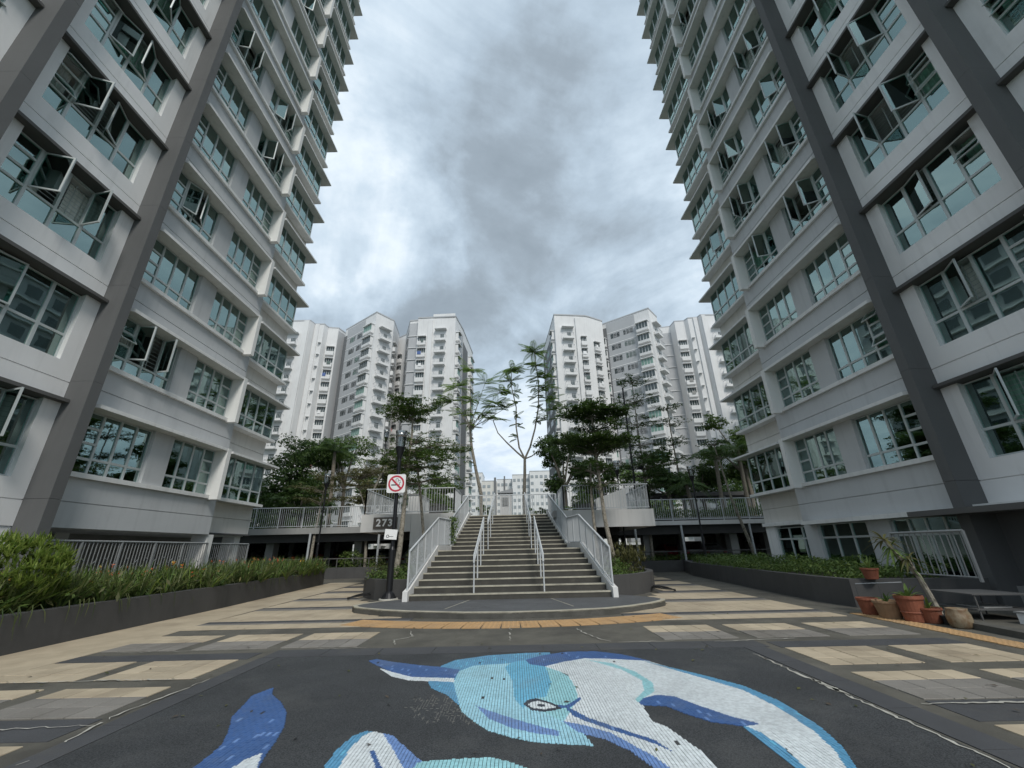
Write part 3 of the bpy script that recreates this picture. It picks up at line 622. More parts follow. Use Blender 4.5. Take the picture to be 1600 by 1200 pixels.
hl = [(-3.02, 13.15), (-3.7, 13.42), (-4.25, 13.8), (-4.72, 14.4), (-5.05, 15.2), (-5.25, 16.2), (-5.2, 17.2), (-4.9, 18.3), (-2.75, 18.3), (-2.75, 15)]
hr = [(2.72, 13.12), (3.3, 13.45), (3.85, 13.95), (4.35, 14.7), (4.68, 15.6), (4.8, 16.4), (4.75, 17.4), (4.5, 18.3), (2.25, 18.3), (2.4, 15)]
planter('p', hl, PH, .2, 'curved dark planter hugging the left side of the staircase')
planter('p', hr, PH, .2, 'curved dark planter hugging the right side of the staircase')
planter('p', [(-13.5, 24.6), (-7.2, 24.7), (-4.5, 24.5), (-4.3, 28.5), (-13.5, 28.5)], PH, .2, 'low dark planter before the left car park opening')
planter('p', [(5.2, 24.3), (9.6, 24.45), (9.6, 28.5), (5.2, 28.5)], PH, .2, 'low dark planter before the right car park opening')
planter('p', [(8.12, 21.1), (7.62, 15.5), (7.36, 12.9), (7.28, 11.4), (7.35, 10.2), (9.9, 9.7), (10.0, 14), (10.6, 21.2), (14, 28), (10, 28)], PH, .22, 'long dark planter with low hedge below the right tower')

# ------------------------------------------------------------------ the two near towers
FH = 2.8
frame_cache = {}; pane_cache = {}; curt_cache = {}; grille_cache = {}; sash_cache = {}
def frame_mesh(W, Hh, cols, lay, big):
    """cols: column edges 0..W; lay: per column list of row edges; all relative to the lower left corner"""
    k = ('f', round(W, 3), round(Hh, 3), tuple(cols), tuple(map(tuple, lay)), big)
    if k in frame_cache: return frame_cache[k]
    b = MB(); t = .028 if not big else .034; M = 'frame_metal'
    for i, c in enumerate(cols):                       # uprights
        b.box(-.035, .035, max(0, c - t), min(W, c + t), 0, Hh, M)
    for i in range(len(cols) - 1):
        y0, y1 = cols[i] + t, cols[i + 1] - t
        if i == 0: y0 = cols[0] + t
        for r in lay[i]:
            th = .030 if 0 < r < Hh else .026
            b.box(-.031, .031, y0 - .001, y1 + .001, max(0, r - th), min(Hh, r + th), M)
    frame_cache[k] = b.mesh('window'); return frame_cache[k]
def pane_mesh(w, h):
    k = (round(w, 3), round(h, 3))
    if k not in pane_cache:
        pane_cache[k] = MB().box(-.003, .003, -w / 2, w / 2, -h / 2, h / 2, 'glass_teal').mesh('pane')
    return pane_cache[k]
def sash_mesh(w, h):     # glazed leaf in its own frame; origin on the hinge side (y=0), centred in height
    k = (round(w, 3), round(h, 3))
    if k not in sash_cache:
        b = MB(); t = .04; M = 'frame_metal'
        b.box(-.018, .018, 0, t, -h / 2, h / 2, M).box(-.018, .018, w - t, w, -h / 2, h / 2, M)
        b.box(-.016, .016, t - .001, w - t + .001, -h / 2, -h / 2 + t, M).box(-.016, .016, t - .001, w - t + .001, h / 2 - t, h / 2, M)
        b.box(-.003, .003, t - .002, w - t + .002, -h / 2 + t - .002, h / 2 - t + .002, 'glass_teal')
        sash_cache[k] = b.mesh('sash')
    return sash_cache[k]
def awning_mesh(w, h):   # top hung leaf: origin at its top edge centre
    k = ('a', round(w, 3), round(h, 3))
    if k not in sash_cache:
        b = MB(); t = .035; M = 'frame_metal'
        b.box(-.016, .016, -w / 2, -w / 2 + t, -h, 0, M).box(-.016, .016, w / 2 - t, w / 2, -h, 0, M)
        b.box(-.014, .014, -w / 2 + t - .001, w / 2 - t + .001, -h, -h + t, M).box(-.014, .014, -w / 2 + t - .001, w / 2 - t + .001, -t, 0, M)
        b.box(-.003, .003, -w / 2 + t - .002, w / 2 - t + .002, -h + t - .002, -t + .002, 'glass_teal')
        sash_cache[k] = b.mesh('sash')
    return sash_cache[k]
def curtain_mesh(w, h, m, v):
    k = (round(w, 2), round(h, 2), m, v)
    if k not in curt_cache:
        r_ = random.Random(v * 7 + 1); n = max(10, int(w / .035)); b = MB(); vs = []
        for i in range(n + 1):
            y = -w / 2 + w * i / n; x = .030 * math.sin(y * 42 + v) + .014 * math.sin(y * 91 + 2 * v)
            vs += [(x, y, -h / 2), (x * .6, y, h / 2)]
        vs2 = [(x - .004, y, z) for x, y, z in vs]; N_ = len(vs)
        fs = [(2 * i, 2 * i + 2, 2 * i + 3, 2 * i + 1) for i in range(n)] + [(N_ + 2 * i, N_ + 2 * i + 1, N_ + 2 * i + 3, N_ + 2 * i + 2) for i in range(n)]
        b.add(vs + vs2, fs, m); curt_cache[k] = b.mesh('curtain')
    return curt_cache[k]
def grille_mesh(w, h, v):
    k = (round(w, 2), round(h, 2), v)
    if k not in grille_cache:
        b = MB(); M = 'frame_metal'
        if v == 0:
            n = int(h / .11)
            for i in range(n): z = -h / 2 + (i + .5) * h / n; b.box(-.006, .006, -w / 2, w / 2, z - .006, z + .006, M)
            for y in (-w / 2, 0, w / 2): b.box(-.010, .010, y - .008, y + .008, -h / 2, h / 2, M)
        else:
            for i in range(3): y = -w / 2 + (i + .5) * w / 3; b.box(-.010, .010, y - .006, y + .006, -h / 2, h / 2, M)
            n = max(3, int(h / .2))
            for i in range(n): z = -h / 2 + (i + .5) * h / n; b.box(-.006, .006, -w / 2, w / 2, z - .006, z + .006, M)
        grille_cache[k] = b.mesh('grille')
    return grille_cache[k]
def blind_mesh(w, h):
    k = ('b', round(w, 2), round(h, 2))
    if k not in grille_cache:
        b = MB(); n = int(h / .06)
        for i in range(n): z = -h / 2 + (i + .5) * h / n; b.hexa([(-.015, -w / 2, z - .018), (-.012, -w / 2, z - .018), (-.012, w / 2, z - .018), (-.015, w / 2, z - .018)], [(.012, -w / 2, z + .012), (.015, -w / 2, z + .012), (.015, w / 2, z + .012), (.012, w / 2, z + .012)], 'curtain_green')
        grille_cache[k] = b.mesh('blind')
    return grille_cache[k]
def tower(side, label, openings, rz, shift, gf):
    sx = 1 if side == 'L' else -1
    rr = random.Random(3 if side == 'L' else 8)
    ax, ay = -12.0, 10.0                                # anchor of the plan
    X = lambda x: sx * (x - ax); Y = lambda y: y - ay; Zz = lambda z: z + CH
    c = Vector((10.5, 9.4, 0)); p = Vector((sx * ax, ay, 0))
    if side == 'R':
        Rm = Matrix.Rotation(rz, 3, 'Z'); loc = Rm @ (p - c) + c + Vector(shift)
    else: loc = p
    root = empty('apartment_tower', loc, label, 'apartment block', 'near apartment towers', rz)
    def bx(x0, x1, y0, y1, z0, z1, m, b=None): return (b or MB()).box(X(x0), X(x1), Y(y0), Y(y1), z0, z1, m)
    def part(name, b, loc=(0, 0, 0)): o = b.build(name, root, loc); return o
    def rep(name, me, ks, z0=CH): return [put(name, me, root, (0, 0, z0 + FH * k)) for k in ks]
    NF = 15; TOP = 3.6 + FH * NF
    # ---- dark rooms behind the glass, floors, ends, roof
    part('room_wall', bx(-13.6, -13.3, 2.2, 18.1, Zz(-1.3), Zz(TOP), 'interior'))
    me = bx(-13.3, -11.16, 2.25, 18.05, 3.47, 3.66, 'wall_white').mesh('floor_slab'); rep('floor_slab', me, range(-1, NF))
    part('far_end_wall', bx(-19, -11.18, 18.06, 18.33, Zz(.76), Zz(TOP), 'wall_cream'))
    part('near_end_wall', bx(-19, -10.9, 1.98, 2.2, 0, Zz(TOP), 'wall_white'))
    part('rear_wall', bx(-19.2, -19.0, 1.98, 18.33, 0, Zz(TOP), 'wall_white'))
    part('roof', bx(-19, -10.5, 2.0, 18.3, Zz(TOP), Zz(TOP + .3), 'wall_white'))
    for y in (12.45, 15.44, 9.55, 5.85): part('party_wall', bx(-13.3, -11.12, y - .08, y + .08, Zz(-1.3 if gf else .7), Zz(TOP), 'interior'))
    def groove(x, z0, zg, z1, d, back):
        return [(back, z0), (x, z0), (x, zg - .011), (x - d, zg - .011), (x - d, zg + .011), (x, zg + .011), (x, z1), (back, z1)]
    def prof(poly, y0, y1, m): 
        return MB().profile_y([(X(a), b_) for a, b_ in poly], Y(y0), Y(y1), m)
    # ---- wing with framed bays between dark pillars
    for bay in (0, 1):
        dy = -3.71 * bay
        kk = range(0, NF)
        me = prof(groove(-10.86, 3.556, 4.0, 4.46, .03, -11.10), 5.96 + dy, 9.40 + dy, 'wall_white').mesh('spandrel'); rep('spandrel', me, kk)
        part('base_spandrel', prof(groove(-10.86, .67, 1.22, 1.66, .03, -11.10), 5.96 + dy, 9.40 + dy, 'wall_white'), (0, 0, CH))
        me = bx(-11.10, -10.66, 5.97 + dy, 9.385 + dy, 3.474, 3.554, 'slab_dark').mesh('shade_slab'); rep('shade_slab', me, kk)
        b = MB(); b.hexa([(X(-11.10), Y(9.06 + dy), 1.66), (X(-10.86), Y(9.0 + dy), 1.66), (X(-10.86), Y(9.40 + dy), 1.66), (X(-11.10), Y(9.40 + dy), 1.66)], [(X(-11.10), Y(9.06 + dy), 3.473), (X(-10.86), Y(9.0 + dy), 3.473), (X(-10.86), Y(9.40 + dy), 3.473), (X(-11.10), Y(9.40 + dy), 3.473)], 'wall_white')
        me = b.mesh('jamb'); rep('jamb', me, range(0, NF))
        b = MB(); b.hexa([(X(-11.10), Y(5.96 + dy), 1.66), (X(-10.86), Y(5.96 + dy), 1.66), (X(-10.86), Y(6.5 + dy), 1.66), (X(-11.10), Y(6.46 + dy), 1.66)], [(X(-11.10), Y(5.96 + dy), 3.473), (X(-10.86), Y(5.96 + dy), 3.473), (X(-10.86), Y(6.5 + dy), 3.473), (X(-11.10), Y(6.46 + dy), 3.473)], 'wall_white')
        me = b.mesh('jamb'); rep('jamb', me, range(0, NF))
        me = bx(-11.12, -10.29, 9.402 + dy, 9.67 + dy, 1.243, 1.238 + FH, 'pillar_dark').mesh('pillar_block'); rep('pillar_block', me, range(0, NF))
        part('pillar_foot', bx(-11.12, -10.29, 9.402 + dy, 9.67 + dy, -CH, 1.236, 'pillar_dark'), (0, 0, CH))
    # ---- middle wing: ribbon of windows between canopy and sill
    me = prof(groove(-10.755, 3.60, 4.06, 4.63, .03, -11.0), 9.672, 15.43, 'wall_grey').mesh('spandrel'); rep('spandrel', me, range(0, NF))
    part('base_spandrel', prof(groove(-10.755, .67, 1.26, 1.83, .03, -11.0), 9.672, 15.43, 'wall_grey'), (0, 0, CH))
    me = bx(-10.99, -10.668, 9.675, 14.882, 1.832, 1.95, 'canopy_white').mesh('sill'); rep('sill', me, range(0, NF))
    b = MB(); b.hexa([(X(-10.98), Y(9.675), 3.502), (X(-10.62), Y(9.675), 3.502), (X(-10.39), Y(9.905), 3.502), (X(-10.98), Y(9.905), 3.502)], [(X(-10.98), Y(9.675), 3.598), (X(-10.62), Y(9.675), 3.598), (X(-10.39), Y(9.905), 3.598), (X(-10.98), Y(9.905), 3.598)], 'canopy_white')
    bx(-10.98, -10.39, 9.905, 14.882, 3.502, 3.598, 'canopy_white', b); me = b.mesh('canopy'); rep('canopy', me, range(0, NF))
    me = bx(-10.98, -10.378, 14.884, 15.08, 1.80, 3.60, 'fin_white').mesh('fin'); rep('fin', me, range(0, NF))
    me = bx(-10.98, -10.80, 15.08, 15.43, 1.83, 3.60, 'wall_grey').mesh('pier'); rep('pier', me, range(0, NF))
    me = bx(-10.98, -10.725, 12.08, 12.83, 1.952, 3.50, 'wall_grey').mesh('pier'); rep('pier', me, range(0, NF))
    # ---- end wing: box windows on a ledge under a canopy
    me = prof(groove(-11.15, 3.602, 4.10, 4.64, .03, -11.4), 15.432, 18.34, 'wall_cream').mesh('spandrel'); rep('spandrel', me, range(0, NF))
    part('base_spandrel', prof(groove(-11.15, .76, 1.30, 1.84, .03, -11.4), 15.432, 18.34, 'wall_cream'), (0, 0, CH))
    me = bx(-11.30, -10.775, 15.434, 18.385, 1.842, 1.95, 'canopy_white').mesh('window_ledge'); rep('window_ledge', me, range(0, NF))
    me = bx(-11.30, -10.53, 15.41, 18.68, 3.52, 3.60, 'canopy_white').mesh('canopy'); rep('canopy', me, range(0, NF))
    me = bx(-11.16, -10.885, 18.12, 18.18, 1.952, 3.518, 'frame_metal').mesh('corner_post'); rep('corner_post', me, range(0, NF))
    # ---- windows
    def window(x, y0, y1, z0, z1, cols, lay, kinds, k, key, big=False, depth=.10):
        W = y1 - y0; Hh = z1 - z0; zb = Zz(z0 + FH * k)
        o = put('window', frame_mesh(W, Hh, cols, lay, big), root, (X(x), Y(y0), zb))
        joined = MB() if k >= 6 else None
        op = openings.get((key, k), {})
        for i in range(len(cols) - 1):
            ya, yb = cols[i] + .03, cols[i + 1] - .03
            rows = lay[i]
            for j in range(len(rows) - 1):
                za, zc = rows[j] + .03, rows[j + 1] - .03
                w, h = yb - ya, zc - za
                a = op.get((i, j))
                if a is None:
                    if joined is not None: joined.box(-.003, .003, ya - .002, yb + .002, za - .002, zc + .002, 'glass_teal')
                    else: put('pane', pane_mesh(w + .004, h + .004), o, (0, (ya + yb) / 2, (za + zc) / 2))
                elif a[0] == 'N' or a[0] == 'F':     # casement hinged on the near or the far upright
                    ang = math.radians(a[1])
                    if a[0] == 'N': q = put('sash', sash_mesh(w, h), o, (sx * .03, ya, (za + zc) / 2), (0, 0, -sx * ang))
                    else: q = put('sash', sash_mesh(w, h), o, (sx * .03, yb, (za + zc) / 2), (0, 0, math.pi + sx * ang))
                else:
                    q = put('sash', awning_mesh(w, h), o, (sx * .03, (ya + yb) / 2, zc), (0, -sx * math.radians(a[1]), 0))
        if joined is not None: joined.build('glazing', o, (0, 0, 0))
        # what hangs behind the glass
        dx = -sx * (depth + .06)
        r = rr.random()
        if k < 7:
            if r < .28:
                put('curtain', curtain_mesh(W - .1, Hh - .08, rr.choice(['curtain_green', 'curtain_white', 'curtain_dark', 'curtain_green']), rr.randrange(2)), o, (dx * 1.6, W / 2, Hh / 2))
            elif r < .88:
                w1 = W * rr.choice([.22, .3, .38])
                m = rr.choice(['curtain_green', 'curtain_white', 'curtain_dark', 'curtain_green'])
                put('curtain', curtain_mesh(w1, Hh - .08, m, 0), o, (dx * 1.6, w1 / 2 + .04, Hh / 2))
                if rr.random() < .6: put('curtain', curtain_mesh(w1, Hh - .08, m, 1), o, (dx * 1.6, W - w1 / 2 - .04, Hh / 2))
            elif r < .95: put('blind', blind_mesh(W - .1, Hh * .9), o, (dx * 1.4, W / 2, Hh / 2))
            if big or rr.random() < .55 or op:
                c0, c1 = (1, len(cols) - 2) if len(cols) > 4 else (0, len(cols) - 2)
                yy0, yy1 = cols[c0], cols[min(c1 + 1, len(cols) - 1)]
                if big or rr.random() < .5:
                    put('grille', grille_mesh(yy1 - yy0, Hh - .75 if big else Hh - .45, 0 if big or rr.random() < .4 else 1), o, (dx * .7, (yy0 + yy1) / 2, Hh / 2 + (.32 if big else .18)))
        return o
    def big_cols(flip):
        c_ = [0, .62, 1.28, 1.93, 2.57]; aw = [0, .62, 1.0, 1.38, 1.76]; cs = [0, .63, 1.76]
        lay = [aw, cs, cs, cs]
        if flip: c_ = [round(2.57 - v, 3) for v in c_[::-1]]; lay = lay[::-1]
        return c_, lay
    for k in range(0, 10):
        c_, lay = big_cols(False); window(-11.05, 6.47, 9.04, 1.69, 3.45, c_, lay, None, k, 'A', True)
        if k < 8:
            c_, lay = big_cols(True); window(-11.05, 2.78, 5.35, 1.69, 3.45, c_, lay, None, k, 'B', True)
    aw = [0, .36, .75, 1.13, 1.53]; cs = [0, .38, 1.53]
    for k in range(0, 14):
        if k < 12:
            window(-10.85, 9.98, 12.07, 1.955, 3.485, [0, .55, 1.07, 1.58, 2.09], [aw, cs, cs, cs], None, k, 'C')
            window(-10.85, 12.84, 14.88, 1.955, 3.485, [0, .50, 1.0, 1.5, 2.04], [cs, cs, cs, aw], None, k, 'D')
        window(-10.90, 15.45, 18.13, 1.955, 3.515, [0, .70, 1.36, 2.02, 2.68], [[0, .46, 1.56]] * 4, None, k, 'E')
    part('ribbon_reveal', bx(-10.98, -10.76, 9.672, 9.975, Zz(1.96), Zz(1.97), 'wall_grey')) if False else None
    return root, X, Y, Zz, part, bx, window
opL = {('A', 2): {(1, 1): ('N', 72), (2, 1): ('F', 80)}, ('A', 3): {(0, 1): ('A', 28), (0, 2): ('A', 45), (0, 3): ('A', 55), (1, 1): ('N', 70), (2, 1): ('F', 22)},
       ('A', 4): {(2, 1): ('F', 30), (1, 1): ('N', 18), (0, 3): ('A', 40)}, ('A', 5): {(1, 1): ('N', 36), (2, 1): ('F', 35)}, ('A', 0): {(1, 1): ('N', 60), (2, 1): ('F', 75)},
       ('A', 1): {(1, 1): ('N', 10)}, ('A', 6): {(1, 1): ('N', 40)}, ('C', 1): {(0, 2): ('A', 35), (1, 1): ('N', 78), (2, 1): ('F', 80)}, ('C', 3): {(1, 1): ('N', 25), (2, 1): ('F', 30)},
       ('C', 6): {(1, 1): ('N', 78), (2, 1): ('F', 70)}, ('C', 8): {(1, 1): ('N', 50)}, ('D', 6): {(1, 1): ('N', 40), (2, 1): ('F', 72)}, ('D', 5): {(1, 1): ('N', 72), (2, 1): ('F', 60)}, ('D', 9): {(1, 1): ('N', 60)},
       ('E', 8): {(0, 1): ('N', 10)}, ('B', 3): {(3, 2): ('A', 35), (3, 3): ('A', 40)}, ('B', 4): {(3, 2): ('A', 30), (3, 3): ('A', 30)}}
opR = {('A', 4): {(1, 1): ('N', 54), (2, 1): ('F', 75)}, ('A', 3): {(0, 1): ('A', 40), (0, 2): ('A', 45), (0, 3): ('A', 20), (1, 1): ('N', 56), (2, 1): ('F', 78)},
       ('A', 2): {(0, 2): ('A', 35), (0, 3): ('A', 50), (2, 1): ('F', 14)}, ('A', 1): {(2, 1): ('F', 28)}, ('A', 0): {(2, 1): ('F', 45)}, ('A', 5): {(1, 1): ('N', 60), (2, 1): ('F', 50)},
       ('C', 3): {(1, 1): ('N', 62), (2, 1): ('F', 76)}, ('C', 4): {(1, 1): ('N', 65), (2, 1): ('F', 75)}, ('C', 5): {(0, 2): ('A', 30), (1, 1): ('N', 40)}, ('C', 6): {(1, 1): ('N', 60), (2, 1): ('F', 80)}, ('C', 1): {(0, 3): ('A', 40), (0, 1): ('A', 30)},
       ('D', 4): {(1, 1): ('N', 70), (2, 1): ('F', 72)}, ('D', 5): {(2, 1): ('F', 65), (1, 1): ('N', 60)}, ('D', 6): {(1, 1): ('N', 50), (2, 1): ('F', 60)}, ('D', 3): {(1, 1): ('N', 72), (2, 1): ('F', 40)}, ('D', 9): {(2, 1): ('F', 70)},
       ('E', 4): {(1, 1): ('N', 15)}, ('B', 3): {(3, 1): ('A', 30), (3, 2): ('A', 30)}, ('B', 2): {(3, 3): ('A', 35), (3, 2): ('A', 40)}}
LT = tower('L', 'tall grey apartment tower on the left with dark pillars and shaded ribbon windows', opL, 0.0, (0, 0, 0), False)
RT = tower('R', 'tall grey apartment tower on the right with glazed ground floor and dark side canopy', opR, 0.036, (-.19, .37, 0), True)

# left tower: open void deck at the foot
root, X, Y, Zz, part, bx, window = LT
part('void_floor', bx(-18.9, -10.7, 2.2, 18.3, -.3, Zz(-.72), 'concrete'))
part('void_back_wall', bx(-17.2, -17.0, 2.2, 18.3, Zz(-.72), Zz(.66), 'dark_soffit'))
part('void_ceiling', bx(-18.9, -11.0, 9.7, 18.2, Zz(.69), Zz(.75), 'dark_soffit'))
for x0, x1, y0, y1 in ((-11.35, -10.79, 15.44, 15.75), (-11.75, -11.25, 17.7, 18.05), (-13.2, -12.8, 12.2, 12.6)):
    part('column', bx(x0, x1, y0, y1, Zz(-.72), Zz(.668), 'fin_white'))
part('base_wall', bx(-11.1, -10.88, 2.2, 9.4, 0, Zz(.66), 'wall_white'))
part('plinth', bx(-10.98, -10.72, 9.68, 18.2, 0, Zz(-.74), 'concrete'))
def bar_fence(name, label, pts, z0, z1, spacing=.11, post=1.1, zig=False, m='rail_grey', parent=None, group=None, cat='railing', topname='top_rail'):
    g = empty(name, (pts[0][0], pts[0][1], z0), label, cat, group)
    n_ = 0
    for (xa, ya), (xb, yb) in zip(pts[:-1], pts[1:]):
        d = math.hypot(xb - xa, yb - ya); ux, uy = (xb - xa) / d, (yb - ya) / d
        MB().tube((xa, ya, z1), (xb, yb, z1), .026, m).build(topname, g)
        MB().tube((xa, ya, z0 + .08), (xb, yb, z0 + .08), .017, m, n=6).build('bottom_rail', g)
        k = max(1, round(d / post))
        for i in range(k + 1):
            t = d * i / k; MB().box(xa + ux * t - .022, xa + ux * t + .022, ya + uy * t - .022, ya + uy * t + .022, z0, z1, m).build('post', g)
        kb = max(1, round(d / spacing)); me = MB().box(-.008, .008, -.008, .008, 0, z1 - z0 - .08, m).mesh('baluster')
        for i in range(kb):
            t = d * (i + .5) / kb
            if n_ < 300: put('baluster', me, g, (xa + ux * t - pts[0][0], ya + uy * t - pts[0][1], .08)); n_ += 1
        if zig:
            zz = MB()
            for i in range(kb):
                t = d * (i + .5) / kb; tt = d * min(kb - .5, i + 1.5) / kb; zc = z0 + .5 + .14 * ((i * 7) % 3 - 1)
                zz.tube((xa + ux * t, ya + uy * t, zc + (.07 if i % 2 else -.07)), (xa + ux * tt, ya + uy * tt, zc), .009, m, n=5)
            o = zz.build('cross_piece', g); o['kind'] = 'stuff'
    return g
bar_fence('void_deck_railing', 'grey railing with crooked cross bars under the left tower, before the pale column', [(-10.66, 9.75), (-10.66, 15.35)], Zz(-.72), Zz(.38), .105, 1.15, True, 'rail_dim', group='railings under the left tower')
bar_fence('void_deck_railing', 'grey railing with crooked cross bars under the left tower, beyond the pale column', [(-10.95, 15.8), (-10.95, 18.2)], Zz(-.72), Zz(.38), .105, 1.15, True, 'rail_dim', group='railings under the left tower')

# right tower: glazed ground floor, ledge and dark side canopy
root, X, Y, Zz, part, bx, window = RT
part('ledge', bx(-10.98, -10.42, 9.70, 15.10, Zz(.55), Zz(.668), 'canopy_white'))
part('ledge', bx(-11.38, -11.0, 15.12, 18.34, Zz(.62), Zz(.758), 'canopy_white'))
part('ground_floor_slab', bx(-13.3, -10.7, 2.2, 18.3, -.3, Zz(-.95), 'concrete'))
for y0, y1 in ((9.70, 10.0), (11.95, 12.75), (14.80, 15.43)): part('ground_pier', bx(-11.0, -10.74, y0, y1, Zz(-.95), Zz(.55), 'wall_grey'))
part('ground_pier', bx(-11.35, -11.1, 17.7, 18.3, Zz(-.95), Zz(.62), 'wall_white'))
gl = [0, 1.05, 1.47]
for y0, y1, x_, n in ((10.0, 11.95, -10.85, 4), (12.75, 14.80, -10.85, 3), (15.45, 17.68, -11.2, 3)):
    W = y1 - y0; window(x_, y0, y1, -.93, .54, [round(W * i / n, 3) for i in range(n + 1)], [gl] * n, None, 0, 'G')
part('base_wall', bx(-11.1, -10.9, 2.2, 9.4, 0, Zz(.66), 'pillar_dark'))
part('side_canopy', bx(-10.9, -9.75, 3.5, 10.3, Zz(.50), Zz(.62), 'slab_dark'))
part('canopy_upstand', bx(-10.85, -10.45, 3.5, 9.39, Zz(.622), Zz(.70), 'canopy_white'))
part('steps_wall', bx(-10.85, -10.4, 9.69, 14.5, 0, Zz(-.95), 'planter_dark'))

# ------------------------------------------------------------------ raised deck over the car park
def Zr(z): return z + CH
deck = empty('raised_deck', (-.3, 18.6, Zr(.75)), 'raised concrete deck over the dark car park with white front beam', 'deck')
def dpart(name, b): return b.build(name, deck)
DZ = 1.483
dpart('deck_slab', MB().prism([(-6.5, 18.75), (-2.35, 18.75), (-2.35, 20.9), (1.7, 20.9), (1.7, 18.75), (5.9, 18.75), (5.9, 24.6), (-6.5, 24.6)], Zr(1.20), Zr(1.475), 'concrete'))
dpart('front_beam', MB().box(-6.56, -4.45, 18.6, 18.75, Zr(.75), Zr(1.47), 'paint_white'))
dpart('front_wall', MB().box(-4.44, -2.52, 18.6, 18.75, 0, Zr(1.47), 'paint_white'))
dpart('front_wall', MB().box(2.02, 3.42, 18.6, 18.75, 0, Zr(1.47), 'paint_white'))
dpart('front_beam', MB().box(3.43, 5.94, 18.6, 18.75, Zr(.76), Zr(1.46), 'paint_white'))
dpart('end_beam', MB().box(-6.56, -6.40, 18.76, 24.5, Zr(.75), Zr(1.47), 'paint_white'))
dpart('end_beam', MB().box(5.78, 5.94, 18.76, 24.5, Zr(.76), Zr(1.46), 'paint_white'))
dpart('side_wall', MB().box(-4.44, -4.28, 18.76, 24.5, 0, Zr(1.19), 'paint_white'))
dpart('side_wall', MB().box(3.26, 3.42, 18.76, 24.5, 0, Zr(1.19), 'paint_white'))
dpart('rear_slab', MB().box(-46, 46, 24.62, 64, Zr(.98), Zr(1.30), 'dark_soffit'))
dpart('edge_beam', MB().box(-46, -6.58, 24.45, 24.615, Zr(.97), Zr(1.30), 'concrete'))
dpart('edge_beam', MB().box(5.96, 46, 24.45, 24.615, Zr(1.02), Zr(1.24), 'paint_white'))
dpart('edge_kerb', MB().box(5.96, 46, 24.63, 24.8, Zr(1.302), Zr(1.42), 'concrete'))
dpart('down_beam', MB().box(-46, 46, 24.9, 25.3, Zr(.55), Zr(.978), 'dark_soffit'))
for x in (-21, -14.2, -9.1, -5.5, 4.9, 7.6, 12.6, 19):
    for y in (26, 34, 42, 52):
        dpart('column', MB().box(x - .22, x + .22, y - .3, y + .3, -.05, Zr(.549 if y == 26 else .978), 'concrete'))
for x in (-11.3, -7.5, 6.6, 9.15, 12.9): dpart('drain_pipe', MB().tube((x, 24.3, -.05), (x, 24.3, Zr(1.0)), .06, 'rail_grey'))
dpart('car_park_floor', MB().box(-46, 46, 24.5, 64, -.2, -.03, 'concrete'))
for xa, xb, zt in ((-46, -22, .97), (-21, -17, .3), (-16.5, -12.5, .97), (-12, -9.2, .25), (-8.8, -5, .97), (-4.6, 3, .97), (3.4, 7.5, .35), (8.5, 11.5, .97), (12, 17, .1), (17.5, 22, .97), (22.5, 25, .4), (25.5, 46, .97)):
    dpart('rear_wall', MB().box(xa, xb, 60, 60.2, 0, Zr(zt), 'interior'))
for x, m in ((-11, 'car_silver'), (-8.3, 'cloth_white'), (6.5, 'car_silver'), (13, 'car_red'), (16, 'car_silver'), (-16, 'car_red')):
    y = 38.0; w = .88
    g = empty('parked_car', (x, y, 0), {(-11): 'silver car parked deep in the left car park, left of the column', (-8.3): 'white car parked deep in the left car park, right of the column', 6.5: 'silver car parked in the right car park nearest the stairs', 13: 'red car parked in the right car park', 16: 'silver car parked in the right car park beyond the red one', -16: 'red car parked in the far left of the car park'}[x], 'car', 'cars parked under the deck')
    body = [(-2.1, .25), (2.1, .25), (2.15, .62), (2.0, .82), (1.2, .92), (.55, 1.38), (-.9, 1.42), (-1.6, .98), (-2.1, .90), (-2.18, .55)]
    b = MB(); n = len(body)
    vs = []
    for s in (-1, 1):
        for yy, zz in body: vs.append((x + s * (w if zz < 1 else w * .78), y + yy, zz))
    b.add(vs, [tuple(range(n)), tuple(range(2 * n - 1, n - 1, -1))] + [(i, n + i, n + (i + 1) % n, (i + 1) % n) for i in range(n)], m); b.build('body', g)
    b = MB(); b.hexa([(x - .66, y - 1.45, 1.02), (x + .66, y - 1.45, 1.02), (x + .66, y - 1.35, 1.0), (x - .66, y - 1.35, 1.0)], [(x - .58, y - 1.02, 1.38), (x + .58, y - 1.02, 1.38), (x + .58, y - .9, 1.38), (x - .58, y - .9, 1.38)], 'far_window'); b.build('rear_window', g)
    for sx_ in (-1, 1):
        for yy in (-1.3, 1.3): MB().tube((x + sx_ * .62, y + yy, .31), (x + sx_ * .9, y + yy, .31), .31, 'rubber', n=12).build('wheel', g)
        MB().box(x + sx_ * .7 - .13, x + sx_ * .7 + .13, y - 2.2, y - 2.12, .66, .8, 'car_red' if m != 'car_red' else 'sign_red').build('tail_light', g)
# car park guard railings behind the far planters
bar_fence('car_park_railing', 'thin dark railing along the left car park edge', [(-13.4, 24.9), (-4.6, 24.9)], 0.0, 1.0, .9, 1.8, m='slab_dark', group='thin railings along the car park edge')
bar_fence('car_park_railing', 'thin dark railing along the right car park edge', [(5.2, 24.9), (15, 24.9)], 0.0, 1.0, .9, 1.8, m='slab_dark', group='thin railings along the car park edge')
